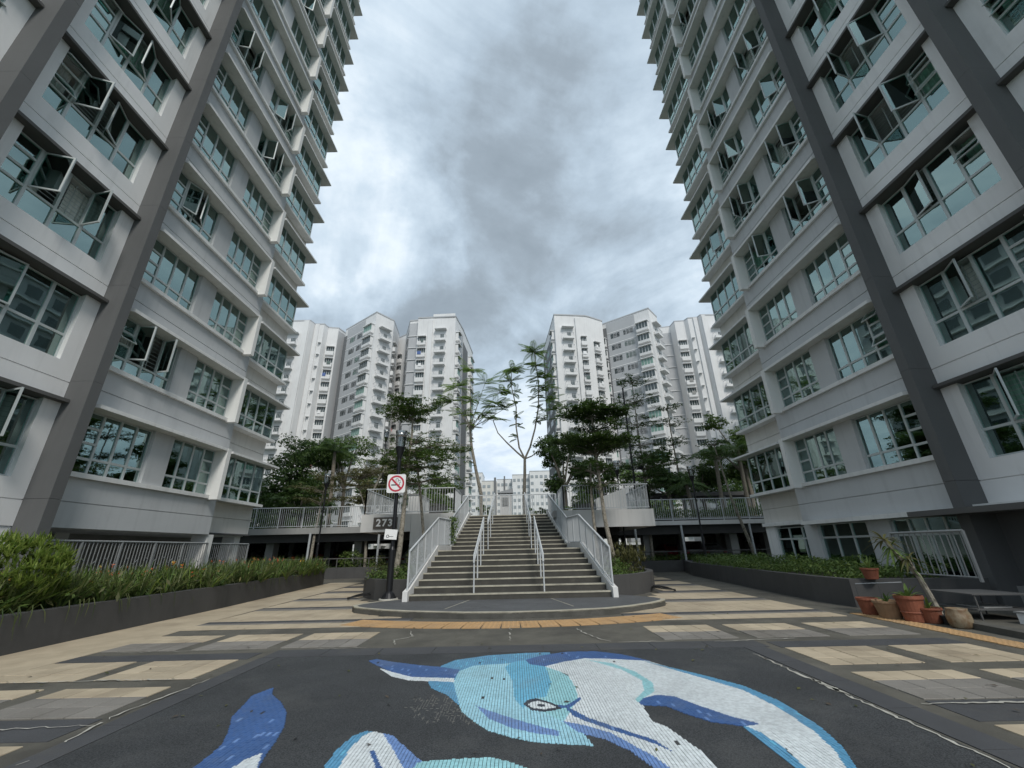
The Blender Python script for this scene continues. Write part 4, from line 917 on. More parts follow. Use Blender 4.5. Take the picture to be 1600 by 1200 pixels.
# deck railings
bar_fence('deck_railing', 'pale deck railing above the white beam with the 273 sign', [(-6.47, 24.4), (-6.47, 18.68), (-2.62, 18.68), (-2.62, 20.85)], Zr(1.47), Zr(2.53), .115, 1.12, m='rail_white', group='railings on the raised deck')
bar_fence('deck_railing', 'pale deck railing above the white beam right of the stairs', [(2.12, 20.85), (2.12, 18.68), (5.84, 18.68), (5.84, 24.4)], Zr(1.46), Zr(2.51), .115, 1.12, m='rail_white', group='railings on the raised deck')
bar_fence('deck_railing', 'pale railing across the top of the stairs', [(-2.75, 22.9), (2.2, 22.9)], Zr(1.48), Zr(2.66), .12, 1.2, m='rail_white', group='railings on the raised deck')
bar_fence('deck_railing', 'long pale railing on the lower slab edge behind the left lamp post', [(-16, 24.53), (-6.6, 24.53)], Zr(1.30), Zr(2.40), .115, 1.35, m='rail_white', group='railings on the raised deck')
bar_fence('deck_railing', 'long pale railing on the slab edge before the right hedge', [(5.98, 24.53), (16, 24.53)], Zr(1.24), Zr(2.40), .115, 1.35, m='rail_white', group='railings on the raised deck')
# raking white wall ends on the deck
wl = empty('deck_parapet', (-4.6, 19.6, Zr(1.48)), 'low white wall standing on the deck behind the left railing', 'wall', 'white walls on the deck')
MB().hexa([(-4.95, 20.0, Zr(1.476)), (-4.45, 20.0, Zr(1.476)), (-4.45, 22.5, Zr(1.476)), (-4.95, 22.5, Zr(1.476))], [(-4.95, 20.0, Zr(2.42)), (-4.45, 20.0, Zr(2.42)), (-4.45, 22.5, Zr(2.42)), (-4.95, 22.5, Zr(2.42))], 'paint_white').build('wall', wl)
MB().box(-5.0, -4.4, 19.95, 22.55, Zr(2.421), Zr(2.47), 'concrete').build('coping', wl)
wr = empty('deck_parapet', (4.6, 20.5, Zr(1.48)), 'white wall with sloping top standing on the deck behind the right railing', 'wall', 'white walls on the deck')
MB().hexa([(3.9, 20.6, Zr(1.476)), (5.35, 20.6, Zr(1.476)), (5.35, 20.8, Zr(1.476)), (3.9, 20.8, Zr(1.476))], [(3.9, 20.6, Zr(2.12)), (5.35, 20.6, Zr(2.60)), (5.35, 20.8, Zr(2.60)), (3.9, 20.8, Zr(2.12))], 'paint_white').build('wall', wr)
# white kiosk past the head of the stairs
kz = empty('kiosk', (-.6, 30, Zr(1.3)), 'narrow white kiosk with louvre panel past the head of the stairs', 'kiosk')
MB().box(-1.02, -.18, 29.6, 30.6, Zr(1.28), Zr(3.55), 'paint_white').build('cabin', kz)
b = MB(); b.hexa([(-1.15, 29.45, Zr(3.56)), (-.10, 29.45, Zr(3.56)), (-.10, 30.8, Zr(3.56)), (-1.15, 30.8, Zr(3.56))], [(-1.15, 29.45, Zr(3.62)), (-.10, 29.45, Zr(3.86)), (-.10, 30.8, Zr(3.86)), (-1.15, 30.8, Zr(3.62))], 'far_grey'); b.build('roof', kz)
lv_ = MB().box(-.88, -.42, 29.57, 29.598, Zr(2.7), Zr(3.3), 'far_grey').build('louvre', kz)
for i in range(6): MB().hexa([(-.86, 29.54, Zr(2.74 + i * .09)), (-.44, 29.54, Zr(2.74 + i * .09)), (-.44, 29.569, Zr(2.78 + i * .09)), (-.86, 29.569, Zr(2.78 + i * .09))], [(-.86, 29.54, Zr(2.752 + i * .09)), (-.44, 29.54, Zr(2.752 + i * .09)), (-.44, 29.569, Zr(2.792 + i * .09)), (-.86, 29.569, Zr(2.792 + i * .09))], 'concrete').build('slat', lv_)
# covered walkway on the right of the deck
cw = empty('covered_walkway', (13, 30, Zr(1.3)), 'flat dark roofed walkway on slim posts behind the right railing', 'walkway')
MB().box(9.6, 17.5, 29.6, 31.6, Zr(3.10), Zr(3.34), 'slab_dark').build('roof', cw)
for x in (10.2, 12.4, 14.6, 16.8):
    for y in (29.9, 31.3): MB().tube((x, y, Zr(1.3)), (x, y, Zr(3.1)), .06, 'rail_grey').build('post', cw)

# ------------------------------------------------------------------ block number sign
sg = empty('block_number_sign', (-5.55, 18.59, Zr(1.1)), 'brown block number plate reading 273 on the white deck beam', 'sign')
MB().box(-6.02, -5.0, 18.555, 18.598, Zr(.87), Zr(1.34), 'sign_brown').build('plate', sg)
def text(name, s, size, loc, rot, m, parent, ext=.006, bold=0.0, align='CENTER'):
    cu = bpy.data.curves.new(name, 'FONT'); cu.body = s; cu.size = size; cu.extrude = ext; cu.align_x = align; cu.align_y = 'CENTER'; cu.offset = bold
    o = bpy.data.objects.new(name, cu); link(o)
    dg = bpy.context.evaluated_depsgraph_get(); me = bpy.data.meshes.new_from_object(o.evaluated_get(dg)); bpy.data.objects.remove(o)
    me.materials.clear(); me.materials.append(MATS[m])
    o = bpy.data.objects.new(name, me); link(o); o.parent = parent; o.location = Vector(loc) - parent_loc(parent); o.rotation_euler = rot
    return o
for ch, x in zip('273', (-5.80, -5.55, -5.30)): text('digit', ch, .40, (x, 18.552, Zr(1.105)), (math.pi / 2, 0, 0), 'sign_white', sg, .008, .012)

# ------------------------------------------------------------------ lamp posts
def lamp(x, y, z0, ztop, label, r=.055, big=True, head=1.0):
    """black post with flared foot, cone neck, clear drum and metal cap; ztop = top of the drum"""
    g = empty('lamp_post', (x, y, z0), label, 'lamp post', 'black lamp posts round the plaza')
    hb = ztop - .52 * head
    MB().lathe([(r * 2.6, 0), (r * 2.6, .02), (r * 1.5, .16), (r * 1.05, .2), (r * 1.0, 1.25), (r * .66, 1.33), (r * .62, hb - z0 - .36 * head)], (x, y, z0), 'black_metal', 18).build('post', g, smooth=False)
    MB().lathe([(r * .64, 0), (r * .8, .05), (.135 * head, .34 * head), (.145 * head, .36 * head)], (x, y, hb - .361 * head), 'black_metal', 18).build('neck', g)
    MB().lathe([(.135 * head, 0), (.175 * head, .50 * head), (.172 * head, .50 * head), (.132 * head, .005)], (x, y, hb), 'lamp_glass', 24).build('globe', g)
    MB().lathe([(.04, 0), (.16 * head, .02), (.172 * head, .12 * head), (.12 * head, .2 * head), (.05, .225 * head)], (x, y, ztop - .24 * head), 'lamp_metal', 24).build('cap', g, smooth=True)
    MB().lathe([(.03, 0), (.03, .20 * head), (.045, .22 * head)], (x, y, hb), 'lamp_metal', 10).build('lamp_holder', g)
    return g
lp = lamp(-3.45, 12.5, PT, Zr(3.46), 'tall black lamp post with the no smoking sign beside the stairs', .085)
b = MB(); b.lathe([(.26, 0), (.25, .03), (.2, .035)], (-3.45, 12.5, PT), 'deposit', 14); b.build('grout_collar', lp)
lamp(-10.3, 23.2, Zr(-.85), Zr(4.05), 'black lamp post rising from the left planter lilies', .06)
lamp(-8.2, 26.2, Zr(1.30), Zr(7.35), 'black lamp post on the deck behind the left layered tree', .05)
lamp(5.62, 22.9, Zr(-.85), Zr(4.38), 'black lamp post in front of the right white beam', .055)
lamp(9.25, 22.0, Zr(-.85), Zr(3.83), 'black lamp post standing in the right hedge planter', .06)
bp_ = empty('flood_light_pole', (7.15, 25.2, Zr(1.3)), 'thin tall black pole with small flood lights on the right deck', 'pole')
MB().lathe([(.09, 0), (.07, .1), (.06, 4), (.05, 8.2)], (7.15, 25.2, Zr(1.3)), 'black_metal', 12).build('pole', bp_)
MB().box(6.85, 7.75, 25.16, 25.24, Zr(4.25), Zr(4.3), 'black_metal').build('bracket', bp_)
MB().box(7.5, 7.75, 25.05, 25.3, Zr(4.3), Zr(4.45), 'black_metal').build('flood_light', bp_)

# no smoking sign: rounded plate, red ring and bar, cigarette and smoke
ns = empty('no_smoking_sign', (-3.47, 12.38, Zr(1.83)), 'square white no smoking sign with red ring on the lamp post', 'sign')
def rounded(w, h, r, cx, cz, n=5):
    p = []
    for qx, qz, a0 in ((1, 1, 0), (-1, 1, 90), (-1, -1, 180), (1, -1, 270)):
        for i in range(n + 1):
            a = math.radians(a0 + 90 * i / n); p.append((cx + qx * (w / 2 - r) + r * math.cos(a), cz + qz * (h / 2 - r) + r * math.sin(a)))
    return p
def xzplate(poly, y0, y1, m):
    n = len(poly); a = sum(poly[i][0] * poly[(i + 1) % n][1] - poly[(i + 1) % n][0] * poly[i][1] for i in range(n))
    if a > 0: poly = poly[::-1]
    vs = [(x, y0, z) for x, z in poly] + [(x, y1, z) for x, z in poly]
    return MB().add(vs, [tuple(range(n))[::-1], tuple(range(n, 2 * n))] + [(i, (i + 1) % n, n + (i + 1) % n, n + i) for i in range(n)], m)
def ring(cx, cz, r0, r1, y0, y1, m, a0=0, a1=360, n=40):
    vs = []; fs = []
    for i in range(n + 1):
        a = math.radians(a0 + (a1 - a0) * i / n)
        for r in (r0, r1):
            for y in (y0, y1): vs.append((cx + r * math.cos(a), y, cz + r * math.sin(a)))
    for i in range(n):
        p, q = 4 * i, 4 * i + 4
        fs += [(p, p + 2, q + 2, q), (p + 1, q + 1, q + 3, p + 3), (p, q, q + 1, p + 1), (p + 2, p + 3, q + 3, q + 2)]
    return MB().add(vs, fs, m)
sx0, sz0, sy = -3.455, Zr(1.835), 12.385
xzplate(rounded(.54, .53, .055, sx0, sz0), sy, sy + .012, 'sign_white').build('plate', ns)
ring(sx0, sz0, .185, .235, sy - .005, sy - .001, 'sign_red').build('red_ring', ns)
b = MB()
def bar(x0, z0, x1, z1, t, y0, y1, m):
    dx, dz = x1 - x0, z1 - z0; l = math.hypot(dx, dz); nx, nz = -dz / l * t / 2, dx / l * t / 2
    return xzplate([(x0 + nx, z0 + nz), (x1 + nx, z1 + nz), (x1 - nx, z1 - nz), (x0 - nx, z0 - nz)], y0, y1, m)
bar(sx0 - .137, sz0 + .137, sx0 + .137, sz0 - .137, .05, sy - .007, sy - .003, 'sign_red').build('red_bar', ns)
xzplate([(sx0 - .145, sz0 - .055), (sx0 + .06, sz0 - .055), (sx0 + .06, sz0 - .025), (sx0 - .145, sz0 - .025)], sy - .005, sy - .001, 'black_metal').build('cigarette', ns)
xzplate([(sx0 + .07, sz0 - .055), (sx0 + .095, sz0 - .055), (sx0 + .095, sz0 - .025), (sx0 + .07, sz0 - .025)], sy - .005, sy - .001, 'black_metal').build('cigarette_tip', ns)
for (cx, cz, r, a0, a1) in ((.02, .10, .045, -20, 250), (.085, .045, .045, 20, 200), (.12, .0, .035, 60, 240)):
    ring(sx0 + cx, sz0 + cz, r - .010, r, sy - .005, sy - .001, 'black_metal', a0, a1, 16).build('smoke_curl', ns)
nb = empty('small_notice', (-3.5, 12.39, Zr(.45)), 'small white paper notice with a symbol wrapped round the lamp post', 'notice')
xzplate([(-3.68, Zr(.31)), (-3.33, Zr(.29)), (-3.31, Zr(.55)), (-3.66, Zr(.58))], 12.388, 12.396, 'sign_white').build('sheet', nb)
ring(-3.58, Zr(.385), .028, .042, 12.384, 12.387, 'black_metal', 0, 360, 14).build('symbol', nb)
MB().box(-3.54, -3.42, 12.384, 12.387, Zr(.37), Zr(.382), 'slab_dark').build('printed_line', nb)

# hoses lying beside the curved planters
for s, cx, cy, lab in ((-1, -4.75, 14.0, 'coiled dark hose lying beside the left curved planter'), (1, 4.55, 14.3, 'coiled dark hose lying beside the right curved planter')):
    pts = [(cx + s * .35 * math.cos(a) * (1 - a / 40), cy + .5 * math.sin(a), .03 + .10 * abs(math.sin(a * .5)) + .004 * a) for a in [i * .35 for i in range(30)]]
    o = MB().path(pts, .018, 'rubber', 6).build('garden_hose'); tag(o, lab, 'hose', 'hoses beside the curved planters')

# ------------------------------------------------------------------ pots, jar, rack and barrier by the right tower
def pot(x, y, r, h, m, label, z=0.0, rim=True, band=False):
    g = empty('plant_pot', (x, y, z), label, 'plant pot', 'pots along the right hand kerb')
    MB().lathe([(r * .66, 0), (r * .70, .01), (r * .93, h * .86), (r, h * .86), (r * 1.02, h * .9), (r, h), (r * .9, h), (r * .86, h * .88), (r * .6, h * .80)], (x, y, z), m, 22).build('body', g, smooth=False)
    if band: MB().lathe([(r * .72 + .012, h * .34), (r * .74 + .025, h * .36), (r * .76 + .012, h * .40)], (x, y, z), m, 22).build('band', g)
    MB().lathe([(.01, h * .80), (r * .84, h * .84), (.01, h * .86)], (x, y, z), 'soil', 16).build('soil', g)
    return g
def blades(parent, x, y, z, n, L, w, m, spread=1.0, name='leaf', droop=.5):
    """broad arching leaves, each a mesh of its own"""
    for i in range(n):
        a = 2 * math.pi * i / n + random.uniform(-.4, .4); t = random.uniform(.25, 1) * spread; l = L * random.uniform(.7, 1.1); vs = []; N_ = 6
        dx, dy = math.cos(a), math.sin(a)
        for k in range(N_ + 1):
            f = k / N_; rr_ = l * (f * math.sin(t) + .1 * f * f); zz = l * (f * math.cos(t) - droop * f * f * math.sin(t)); ww = w * math.sin(math.pi * min(.97, .12 + .86 * f)) / 2
            vs += [(x + dx * rr_ - dy * ww, y + dy * rr_ + dx * ww, z + zz + ww * .25), (x + dx * rr_, y + dy * rr_, z + zz), (x + dx * rr_ + dy * ww, y + dy * rr_ - dx * ww, z + zz + ww * .25)]
        fs = []
        for k in range(N_):
            for s in (0, 1): p = 3 * k + s; fs.append((p, p + 1, p + 4, p + 3))
        MB().add(vs, fs, m).build(name, parent)
pot(6.88, 9.22, .18, .30, 'terracotta', 'small dark terracotta pot, leftmost by the kerb')
p_ = pot(6.88, 8.74, .23, .30, 'clay_brown', 'wide brown clay pot between two terracotta pots'); blades(p_, 6.88, 8.74, .26, 6, .30, .04, 'leaf_dark')
p_ = pot(7.0, 8.38, .21, .42, 'terracotta', 'tall orange terracotta pot with a ribbed band', band=True); blades(p_, 7.0, 8.38, .36, 12, .34, .055, 'leaf_mid')
p_ = pot(7.17, 8.24, .18, .24, 'terracotta', 'short terracotta pot with spiky plant beside the leaning stem'); blades(p_, 7.17, 8.24, .2, 9, .30, .045, 'leaf_mid')
pot(7.3, 8.03, .13, .14, 'rubber', 'low black plastic pot under the leaning stem')
p_ = pot(7.75, 10.05, .17, .22, 'terracotta', 'terracotta pot standing on the planter wall', z=PH); blades(p_, 7.75, 10.05, PH + .17, 12, .38, .03, 'leaf_bright')
jr = empty('glazed_jar', (7.18, 7.74, 0), 'squat cream glazed jar with brown drips beside the rack', 'jar')
MB().lathe([(.11, 0), (.14, .02), (.16, .12), (.155, .20), (.13, .26), (.14, .285), (.12, .285), (.11, .25)], (7.18, 7.74, 0), 'jar_glaze', 24).build('body', jr, smooth=True)
kb = MB().hexa([(7.1, 6.4, 0), (7.32, 6.4, 0), (7.72, 10.1, 0), (7.5, 10.1, 0)], [(7.1, 6.4, .09), (7.32, 6.4, .09), (7.72, 10.1, .09), (7.5, 10.1, .09)], 'kerb_dark').build('kerb'); kb['kind'] = 'structure'
# leaning dragon tree in its pot
dt = empty('dragon_tree', (7.66, 8.6, .05), 'leaning potted dragon tree with a drooping leafy head', 'plant')
MB().path([(7.66, 8.6, .05), (7.62, 8.62, .35), (7.52, 8.62, .72), (7.46, 8.66, .85), (7.40, 8.75, 1.05), (7.33, 8.9, 1.36)], [.055, .045, .042, .038, .034, .028], 'bark_pale', 8).build('stem', dt)
MB().path([(7.5, 8.63, .76), (7.42, 8.55, .86), (7.36, 8.52, 1.0)], [.03, .024, .018], 'bark_pale', 7).build('branch', dt)
blades(dt, 7.33, 8.9, 1.34, 22, .38, .05, 'leaf_olive', 1.9, droop=.6); blades(dt, 7.36, 8.84, 1.2, 16, .36, .045, 'leaf_mid', 2.4, droop=.7); blades(dt, 7.42, 8.75, 1.02, 14, .34, .045, 'leaf_dark', 2.6, droop=.8); blades(dt, 7.36, 8.52, 1.0, 12, .3, .04, 'leaf_olive', 2.2, droop=.7)
# pale barred gate panel behind the pots
bar_fence('barred_panel', 'pale metal panel of upright bars behind the leaning plant', [(9.05, 10.75), (9.05, 9.0)], Zr(-.80), Zr(.15), .15, 1.75, m='rail_dim', cat='metal panel')
rk = empty('wire_rack', (8.6, 8.75, 0), 'low dark metal rack standing by the jar', 'rack')
for x, y in ((8.15, 8.35), (8.95, 8.2), (8.15, 9.2), (8.95, 9.05)): MB().tube((x, y, 0), (x, y, .42), .014, 'slab_dark').build('leg', rk)
for z in (.16, .40): MB().hexa([(8.1, 8.33, z), (9.0, 8.16, z), (9.0, 9.07, z), (8.1, 9.22, z)], [(8.1, 8.33, z + .02), (9.0, 8.16, z + .02), (9.0, 9.07, z + .02), (8.1, 9.22, z + .02)], 'slab_dark').build('shelf', rk)
MB().box(8.3, 8.8, 8.4, 8.9, .181, .20, 'concrete').build('tray', rk)
cb = empty('white_box', (8.75, 7.75, 0), 'pale storage box at the foot of the dark pillar', 'box')
MB().box(8.4, 9.3, 7.5, 8.0, 0, .16, 'wall_white').build('body', cb); MB().box(8.38, 9.32, 7.48, 8.02, .161, .185, 'concrete').build('lid', cb)
wb = empty('wire_barrier', (7.2, 9.35, 0), 'thin wire barrier behind the terracotta pots', 'barrier')
MB().tube((6.98, 9.55, .52), (7.65, 9.2, .56), .008, 'rail_grey', n=6).build('rail', wb)
for x, y in ((6.98, 9.55), (7.32, 9.38), (7.65, 9.2)): MB().tube((x, y, 0), (x, y, .54), .008, 'slab_dark', n=6).build('stake', wb)

# ------------------------------------------------------------------ far apartment blocks
def face_tools(root, P, Q):
    P, Q = Vector((*P, 0)), Vector((*Q, 0)); d = Q - P; Ln = d.length; d.normalize(); n = Vector((d.y, -d.x, 0))     # outward is to the right when walking from P to Q
    def bx(b, t0, t1, z0, z1, p0, p1, m):
        q = []
        for z in (z0, z1):
            for t, p in ((t0, p0), (t1, p0), (t1, p1), (t0, p1)):
                v = P + d * t + n * p; q.append((v.x, v.y, z))
        lo, hi = q[:4], q[4:]
        return b.hexa(lo[::-1], hi[::-1], m)
    return Ln, bx
far_n = [0]
def feature(root, P, Q, kind, t0, t1, ztop, floors, first=0, seed=0):
    """one storey-high element repeated down a wall face; origin storey is the topmost"""
    Ln, bx = face_tools(root, P, Q); rr = random.Random(seed)
    pl = parent_loc(root)
    for k in range(first, floors):
        z = ztop - FH * k                               # underside of this storey's ceiling
        def out(name, b, par=root):
            return b.build(name, par)
        if kind == 'window':                            # plain window with frame and sill
            b = MB(); bx(b, t0, t1, z - 1.75, z - .45, -.02, .05, 'far_white'); o = out('window', b)
            m = 'far_green' if rr.random() < .15 else 'far_window'
            n = max(2, round((t1 - t0) / .75)); w = (t1 - t0 - .12) / n
            b = MB()
            for i in range(n): bx(b, t0 + .06 + i * w + .03, t0 + .06 + (i + 1) * w - .03, z - 1.68, z - .52, .051, .06, m)
            out('pane', b, o)
        elif kind == 'bay':                             # box window with canopy, sill box and side glass
            b = MB(); bx(b, t0 - .15, t1 + .15, z - .38, z - .22, 0, .95, 'far_white'); o = out('bay_window', b)
            b = MB(); bx(b, t0, t1, z - 2.35, z - 1.80, 0, .75, 'far_white'); out('sill_box', b, o)
            b = MB(); n = max(2, round((t1 - t0) / .7)); w = (t1 - t0) / n
            bx(b, t0, t1, z - 1.80, z - .38, 0, .60, 'far_white')
            out('frame', b, o)
            m = 'far_green' if rr.random() < .3 else 'far_window'; b = MB()
            for i in range(n): bx(b, t0 + i * w + .06, t0 + (i + 1) * w - .06, z - 1.72, z - .46, .601, .63, m)
            out('pane', b, o)
        elif kind == 'balcony':                         # air-con ledge with railing and dark door behind
            b = MB(); bx(b, t0, t1, z - 2.35, z - 2.15, 0, 1.0, 'far_white'); bx(b, t0 + .03, t1 - .03, z - 2.15, z - 1.85, .9, .98, 'far_white'); o = out('balcony', b)
            b = MB(); bx(b, t0, t1, z - 1.02, z - .96, .93, 1.0, 'rail_grey')
            n = max(4, round((t1 - t0) / .3))
            for i in range(n + 1): tt = t0 + .03 + (t1 - t0 - .06) * i / n; bx(b, tt - .02, tt + .02, z - 1.85, z - 1.02, .94, .98, 'rail_white')
            bx(b, t0, t0 + .05, z - 1.0, z - .95, 0, .93, 'rail_grey'); bx(b, t1 - .05, t1, z - 1.0, z - .95, 0, .93, 'rail_grey')
            o2 = out('railing', b, o); o2['kind'] = 'stuff'
            b = MB(); bx(b, (t0 + t1) / 2 - .1, t1 - .45, z - 2.15, z - .45, .0, .03, 'far_window'); out('door', b, o)
            b = MB(); bx(b, t0 + .25, t0 + 1.1, z - 2.14, z - 1.5, .2, .6, 'far_white'); out('cooling_unit', b, o)
            if k == first: b = MB(); bx(b, t0 - .1, t1 + .1, z + .42, z + .58, 0, 1.0, 'far_white'); out('top_hood', b)
        elif kind == 'service':                         # recessed yard window with parapet box and laundry pipes
            b = MB(); bx(b, t0, t1, z - 2.45, z - 1.55, 0, .55, 'far_white'); o = out('yard_window', b)
            b = MB(); bx(b, t0, t1, z - .36, z - .24, 0, .55, 'far_white'); out('hood', b, o)
            b = MB(); bx(b, t0 + .06, t1 - .06, z - 1.55, z - .37, .0, .06, 'far_window'); out('pane', b, o)
            b = MB(); n = 4; w = (t1 - t0) / n
            for i in range(1, n): bx(b, t0 + i * w - .03, t0 + i * w + .03, z - 1.55, z - .37, .061, .10, 'far_white')
            out('mullion', b, o)
            if rr.random() < .3:
                tt = rr.uniform(t0 + .1, (t0 + t1) / 2); m = rr.choice(['cloth_white', 'curtain_dark', 'cloth_pink', 'cloth_white', 'concrete', 'cloth_white', 'cloth_blue'])
                b = MB(); bx(b, tt, tt + rr.uniform(.4, .8), z - 1.9, z - 1.2, .62, .65, m); out('laundry', b, o)
        elif kind == 'small':                           # little dark opening over a thin ledge line
            b = MB(); bx(b, t0, t1, z - 1.7, z - .9, -.02, .02, 'far_window'); o = out('small_window', b)
            b = MB(); bx(b, t0 - .5, t1 + 1.1, z - .40, z - .28, 0, .22, 'far_white'); out('string_course', b)
        elif kind == 'band':
            b = MB(); bx(b, t0, t1, z - .26, z - .08, 0, .10, 'far_white'); out('string_course', b)
        elif kind == 'bracket':
            b = MB(); bx(b, t0, t1, z - 1.0, z - .90, 0, .5, 'far_white'); bx(b, t0 + .1, t0 + .2, z - 1.6, z - 1.0, .2, .3, 'far_grey'); out('pipe_bracket', b)
def wallface(root, P, Q, t0, t1, z0, z1, p1, m, name='wall_panel'):
    Ln, bx = face_tools(root, P, Q); b = MB(); bx(b, t0, t1, z0, z1, -.05, p1, m); return b.build(name, root)
def block_of(label, foot, top, m='far_white', roofline=True, name='apartment_block', group='white apartment blocks beyond the deck'):
    cx = sum(p[0] for p in foot) / len(foot); cy = sum(p[1] for p in foot) / len(foot)
    g = empty(name, (cx, cy, 0), label, 'apartment block', group)
    MB().prism(foot, 0, top, m).build('wall', g)
    if roofline: MB().prism([(cx + (x - cx) * 1.012, cy + (y - cy) * 1.012) for x, y in foot], top, top + .28, 'far_grey').build('roof_coping', g)
    return g
TOPZ = Zr(47)
NFL = 15
# left group: middle block with a grey flank, right block facing the plaza, left block half hidden
g = block_of('white far block with a grey window flank, middle of the left group', [(-37.5, 83.4), (-28.3, 76.2), (-25.6, 79.9), (-26.2, 86.5), (-34, 93)], TOPZ)
A_, B_ = (-37.5, 83.4), (-28.3, 76.2)
wallface(g, A_, B_, 1.0, 7.9, 2, TOPZ - .3, .06, 'far_grey'); wallface(g, A_, B_, -.2, .95, 2, TOPZ - 1.8, .12, 'far_dark', 'dark_fin')
feature(g, A_, B_, 'window', 2.3, 4.6, TOPZ - 2.6, NFL, 0, 1); feature(g, A_, B_, 'window', 5.2, 7.3, TOPZ - 2.6, NFL, 0, 2); feature(g, A_, B_, 'band', 1.0, 7.9, TOPZ - 2.6, NFL)
feature(g, A_, B_, 'bay', 8.5, 11.3, TOPZ - 2.4, NFL, 0, 3)
C_ = (-25.6, 79.9); feature(g, B_, C_, 'balcony', 1.0, 3.6, TOPZ - 3.6, NFL, 0, 4)
D_ = (-26.2, 86.5); feature(g, C_, D_, 'service', .8, 3.0, TOPZ - 4.4, NFL, 0, 5)
g = block_of('white far block with stacked balconies, right of the left group', [(-30.5, 90.5), (-24.4, 86.2), (-22.1, 80.1), (-20.2, 79.9), (-20.1, 79.0), (-11.9, 78.6), (-11.0, 84.5), (-10.0, 97), (-12, 104), (-22, 104)], TOPZ)
A_, B_ = (-22.1, 80.1), (-20.2, 79.9); wallface(g, A_, B_, 0, 1.85, 2, TOPZ - .6, .05, 'far_grey'); feature(g, A_, B_, 'small', .35, 1.15, TOPZ - 3.5, NFL, 0, 6)
A_, B_ = (-24.4, 86.2), (-22.1, 80.1); wallface(g, A_, B_, .1, 6.4, 2, TOPZ - 1.5, .05, 'far_grey'); feature(g, A_, B_, 'small', 3.4, 4.6, TOPZ - 3.5, NFL, 0, 7)
A_, B_ = (-30.5, 90.5), (-24.4, 86.2); feature(g, A_, B_, 'service', 4.6, 6.4, TOPZ - 4.4, NFL, 0, 17)
A_, B_ = (-20.1, 79.0), (-11.9, 78.6)
feature(g, A_, B_, 'service', .2, 2.0, TOPZ - 4.2, NFL, 0, 8); wallface(g, A_, B_, 2.35, 3.3, 0, TOPZ - .6, .35, 'far_white', 'pilaster'); feature(g, A_, B_, 'balcony', 4.0, 6.3, TOPZ - 3.6, NFL, 0, 9)
wallface(g, A_, B_, 3.3, 8.1, TOPZ - .3, TOPZ + .9, .0, 'far_white', 'parapet')
A_, B_ = (-11.9, 78.6), (-11.0, 84.5)
feature(g, A_, B_, 'bay', .5, 2.2, TOPZ - 3.2, NFL, 0, 10); wallface(g, A_, B_, 3.0, 5.9, 2, TOPZ - 1.5, .05, 'far_grey'); feature(g, A_, B_, 'window', 3.4, 5.6, TOPZ - 3.2, NFL, 0, 11)
A_, B_ = (-11.0, 84.5), (-10.0, 97); wallface(g, A_, B_, .3, 5.5, 2, TOPZ - 3.0, .08, 'far_dark'); feature(g, A_, B_, 'window', 1.2, 4.4, TOPZ - 3.8, NFL, 0, 12); feature(g, A_, B_, 'bay', 7, 10.5, TOPZ - 3.2, NFL, 0, 13)
g = block_of('white far block behind the left tower, left of its group', [(-52, 79), (-43.6, 79.0), (-43.3, 80.6), (-41.3, 80.7), (-41.0, 82.2), (-38.9, 82.6), (-36.6, 90.5), (-40, 96), (-52, 92)], TOPZ)
A_, B_ = (-52, 79), (-43.6, 79.0); feature(g, A_, B_, 'balcony', 3.6, 6.4, TOPZ - 3.6, NFL, 0, 14); wallface(g, A_, B_, 7.2, 8.3, 0, TOPZ, .3, 'far_white', 'pilaster')
A_, B_ = (-41.0, 82.2), (-38.9, 82.6); feature(g, A_, B_, 'service', .2, 1.9, TOPZ - 4.4, NFL, 0, 15)
A_, B_ = (-43.3, 80.6), (-41.3, 80.7); wallface(g, A_, B_, .2, 1.0, 0, TOPZ, .25, 'far_white', 'pilaster'); feature(g, A_, B_, 'bracket', 1.3, 1.9, TOPZ - 3.6, NFL)
A_, B_ = (-38.9, 82.6), (-36.6, 90.5); wallface(g, A_, B_, .1, 8.2, 2, TOPZ - .5, .06, 'far_grey')
# right group, the other way round
g = block_of('white far block with a wide grey window face, middle of the right group', [(19.6, 84.5), (29.4, 77.0), (32.4, 80.7), (33.4, 88), (24, 95)], TOPZ)
A_, B_ = (19.6, 84.5), (29.4, 77.0)
wallface(g, A_, B_, 2.5, 9.1, 2, TOPZ - .2, .06, 'far_grey'); wallface(g, A_, B_, -.1, 2.45, 2, TOPZ - 1.2, .14, 'far_dark', 'dark_fin')
feature(g, A_, B_, 'bay', .5, 2.2, TOPZ - 3.6, NFL, 0, 20); feature(g, A_, B_, 'window', 3.2, 5.5, TOPZ - 2.6, NFL, 0, 21); feature(g, A_, B_, 'window', 6.2, 8.6, TOPZ - 2.6, NFL, 0, 22); feature(g, A_, B_, 'band', 2.5, 9.1, TOPZ - 2.6, NFL)
feature(g, A_, B_, 'bay', 9.4, 11.9, TOPZ - 2.6, NFL, 0, 23)
B_, C_ = (29.4, 77.0), (32.4, 80.7); feature(g, B_, C_, 'balcony', 1.1, 3.9, TOPZ - 3.4, NFL, 0, 24)
g = block_of('white far block with stacked balconies, left of the right group', [(8.2, 97), (9.0, 86), (9.45, 78.8), (16.3, 79.6), (17.5, 80.2), (20.5, 82), (21.5, 90), (19, 104), (9, 104)], TOPZ)
A_, B_ = (9.0, 86), (9.45, 78.8); wallface(g, A_, B_, .2, 4.0, 2, TOPZ - 2, .06, 'far_dark'); feature(g, A_, B_, 'window', .8, 3.4, TOPZ - 3.6, NFL, 0, 25); feature(g, A_, B_, 'bay', 4.8, 6.6, TOPZ - 3.2, NFL, 0, 26)
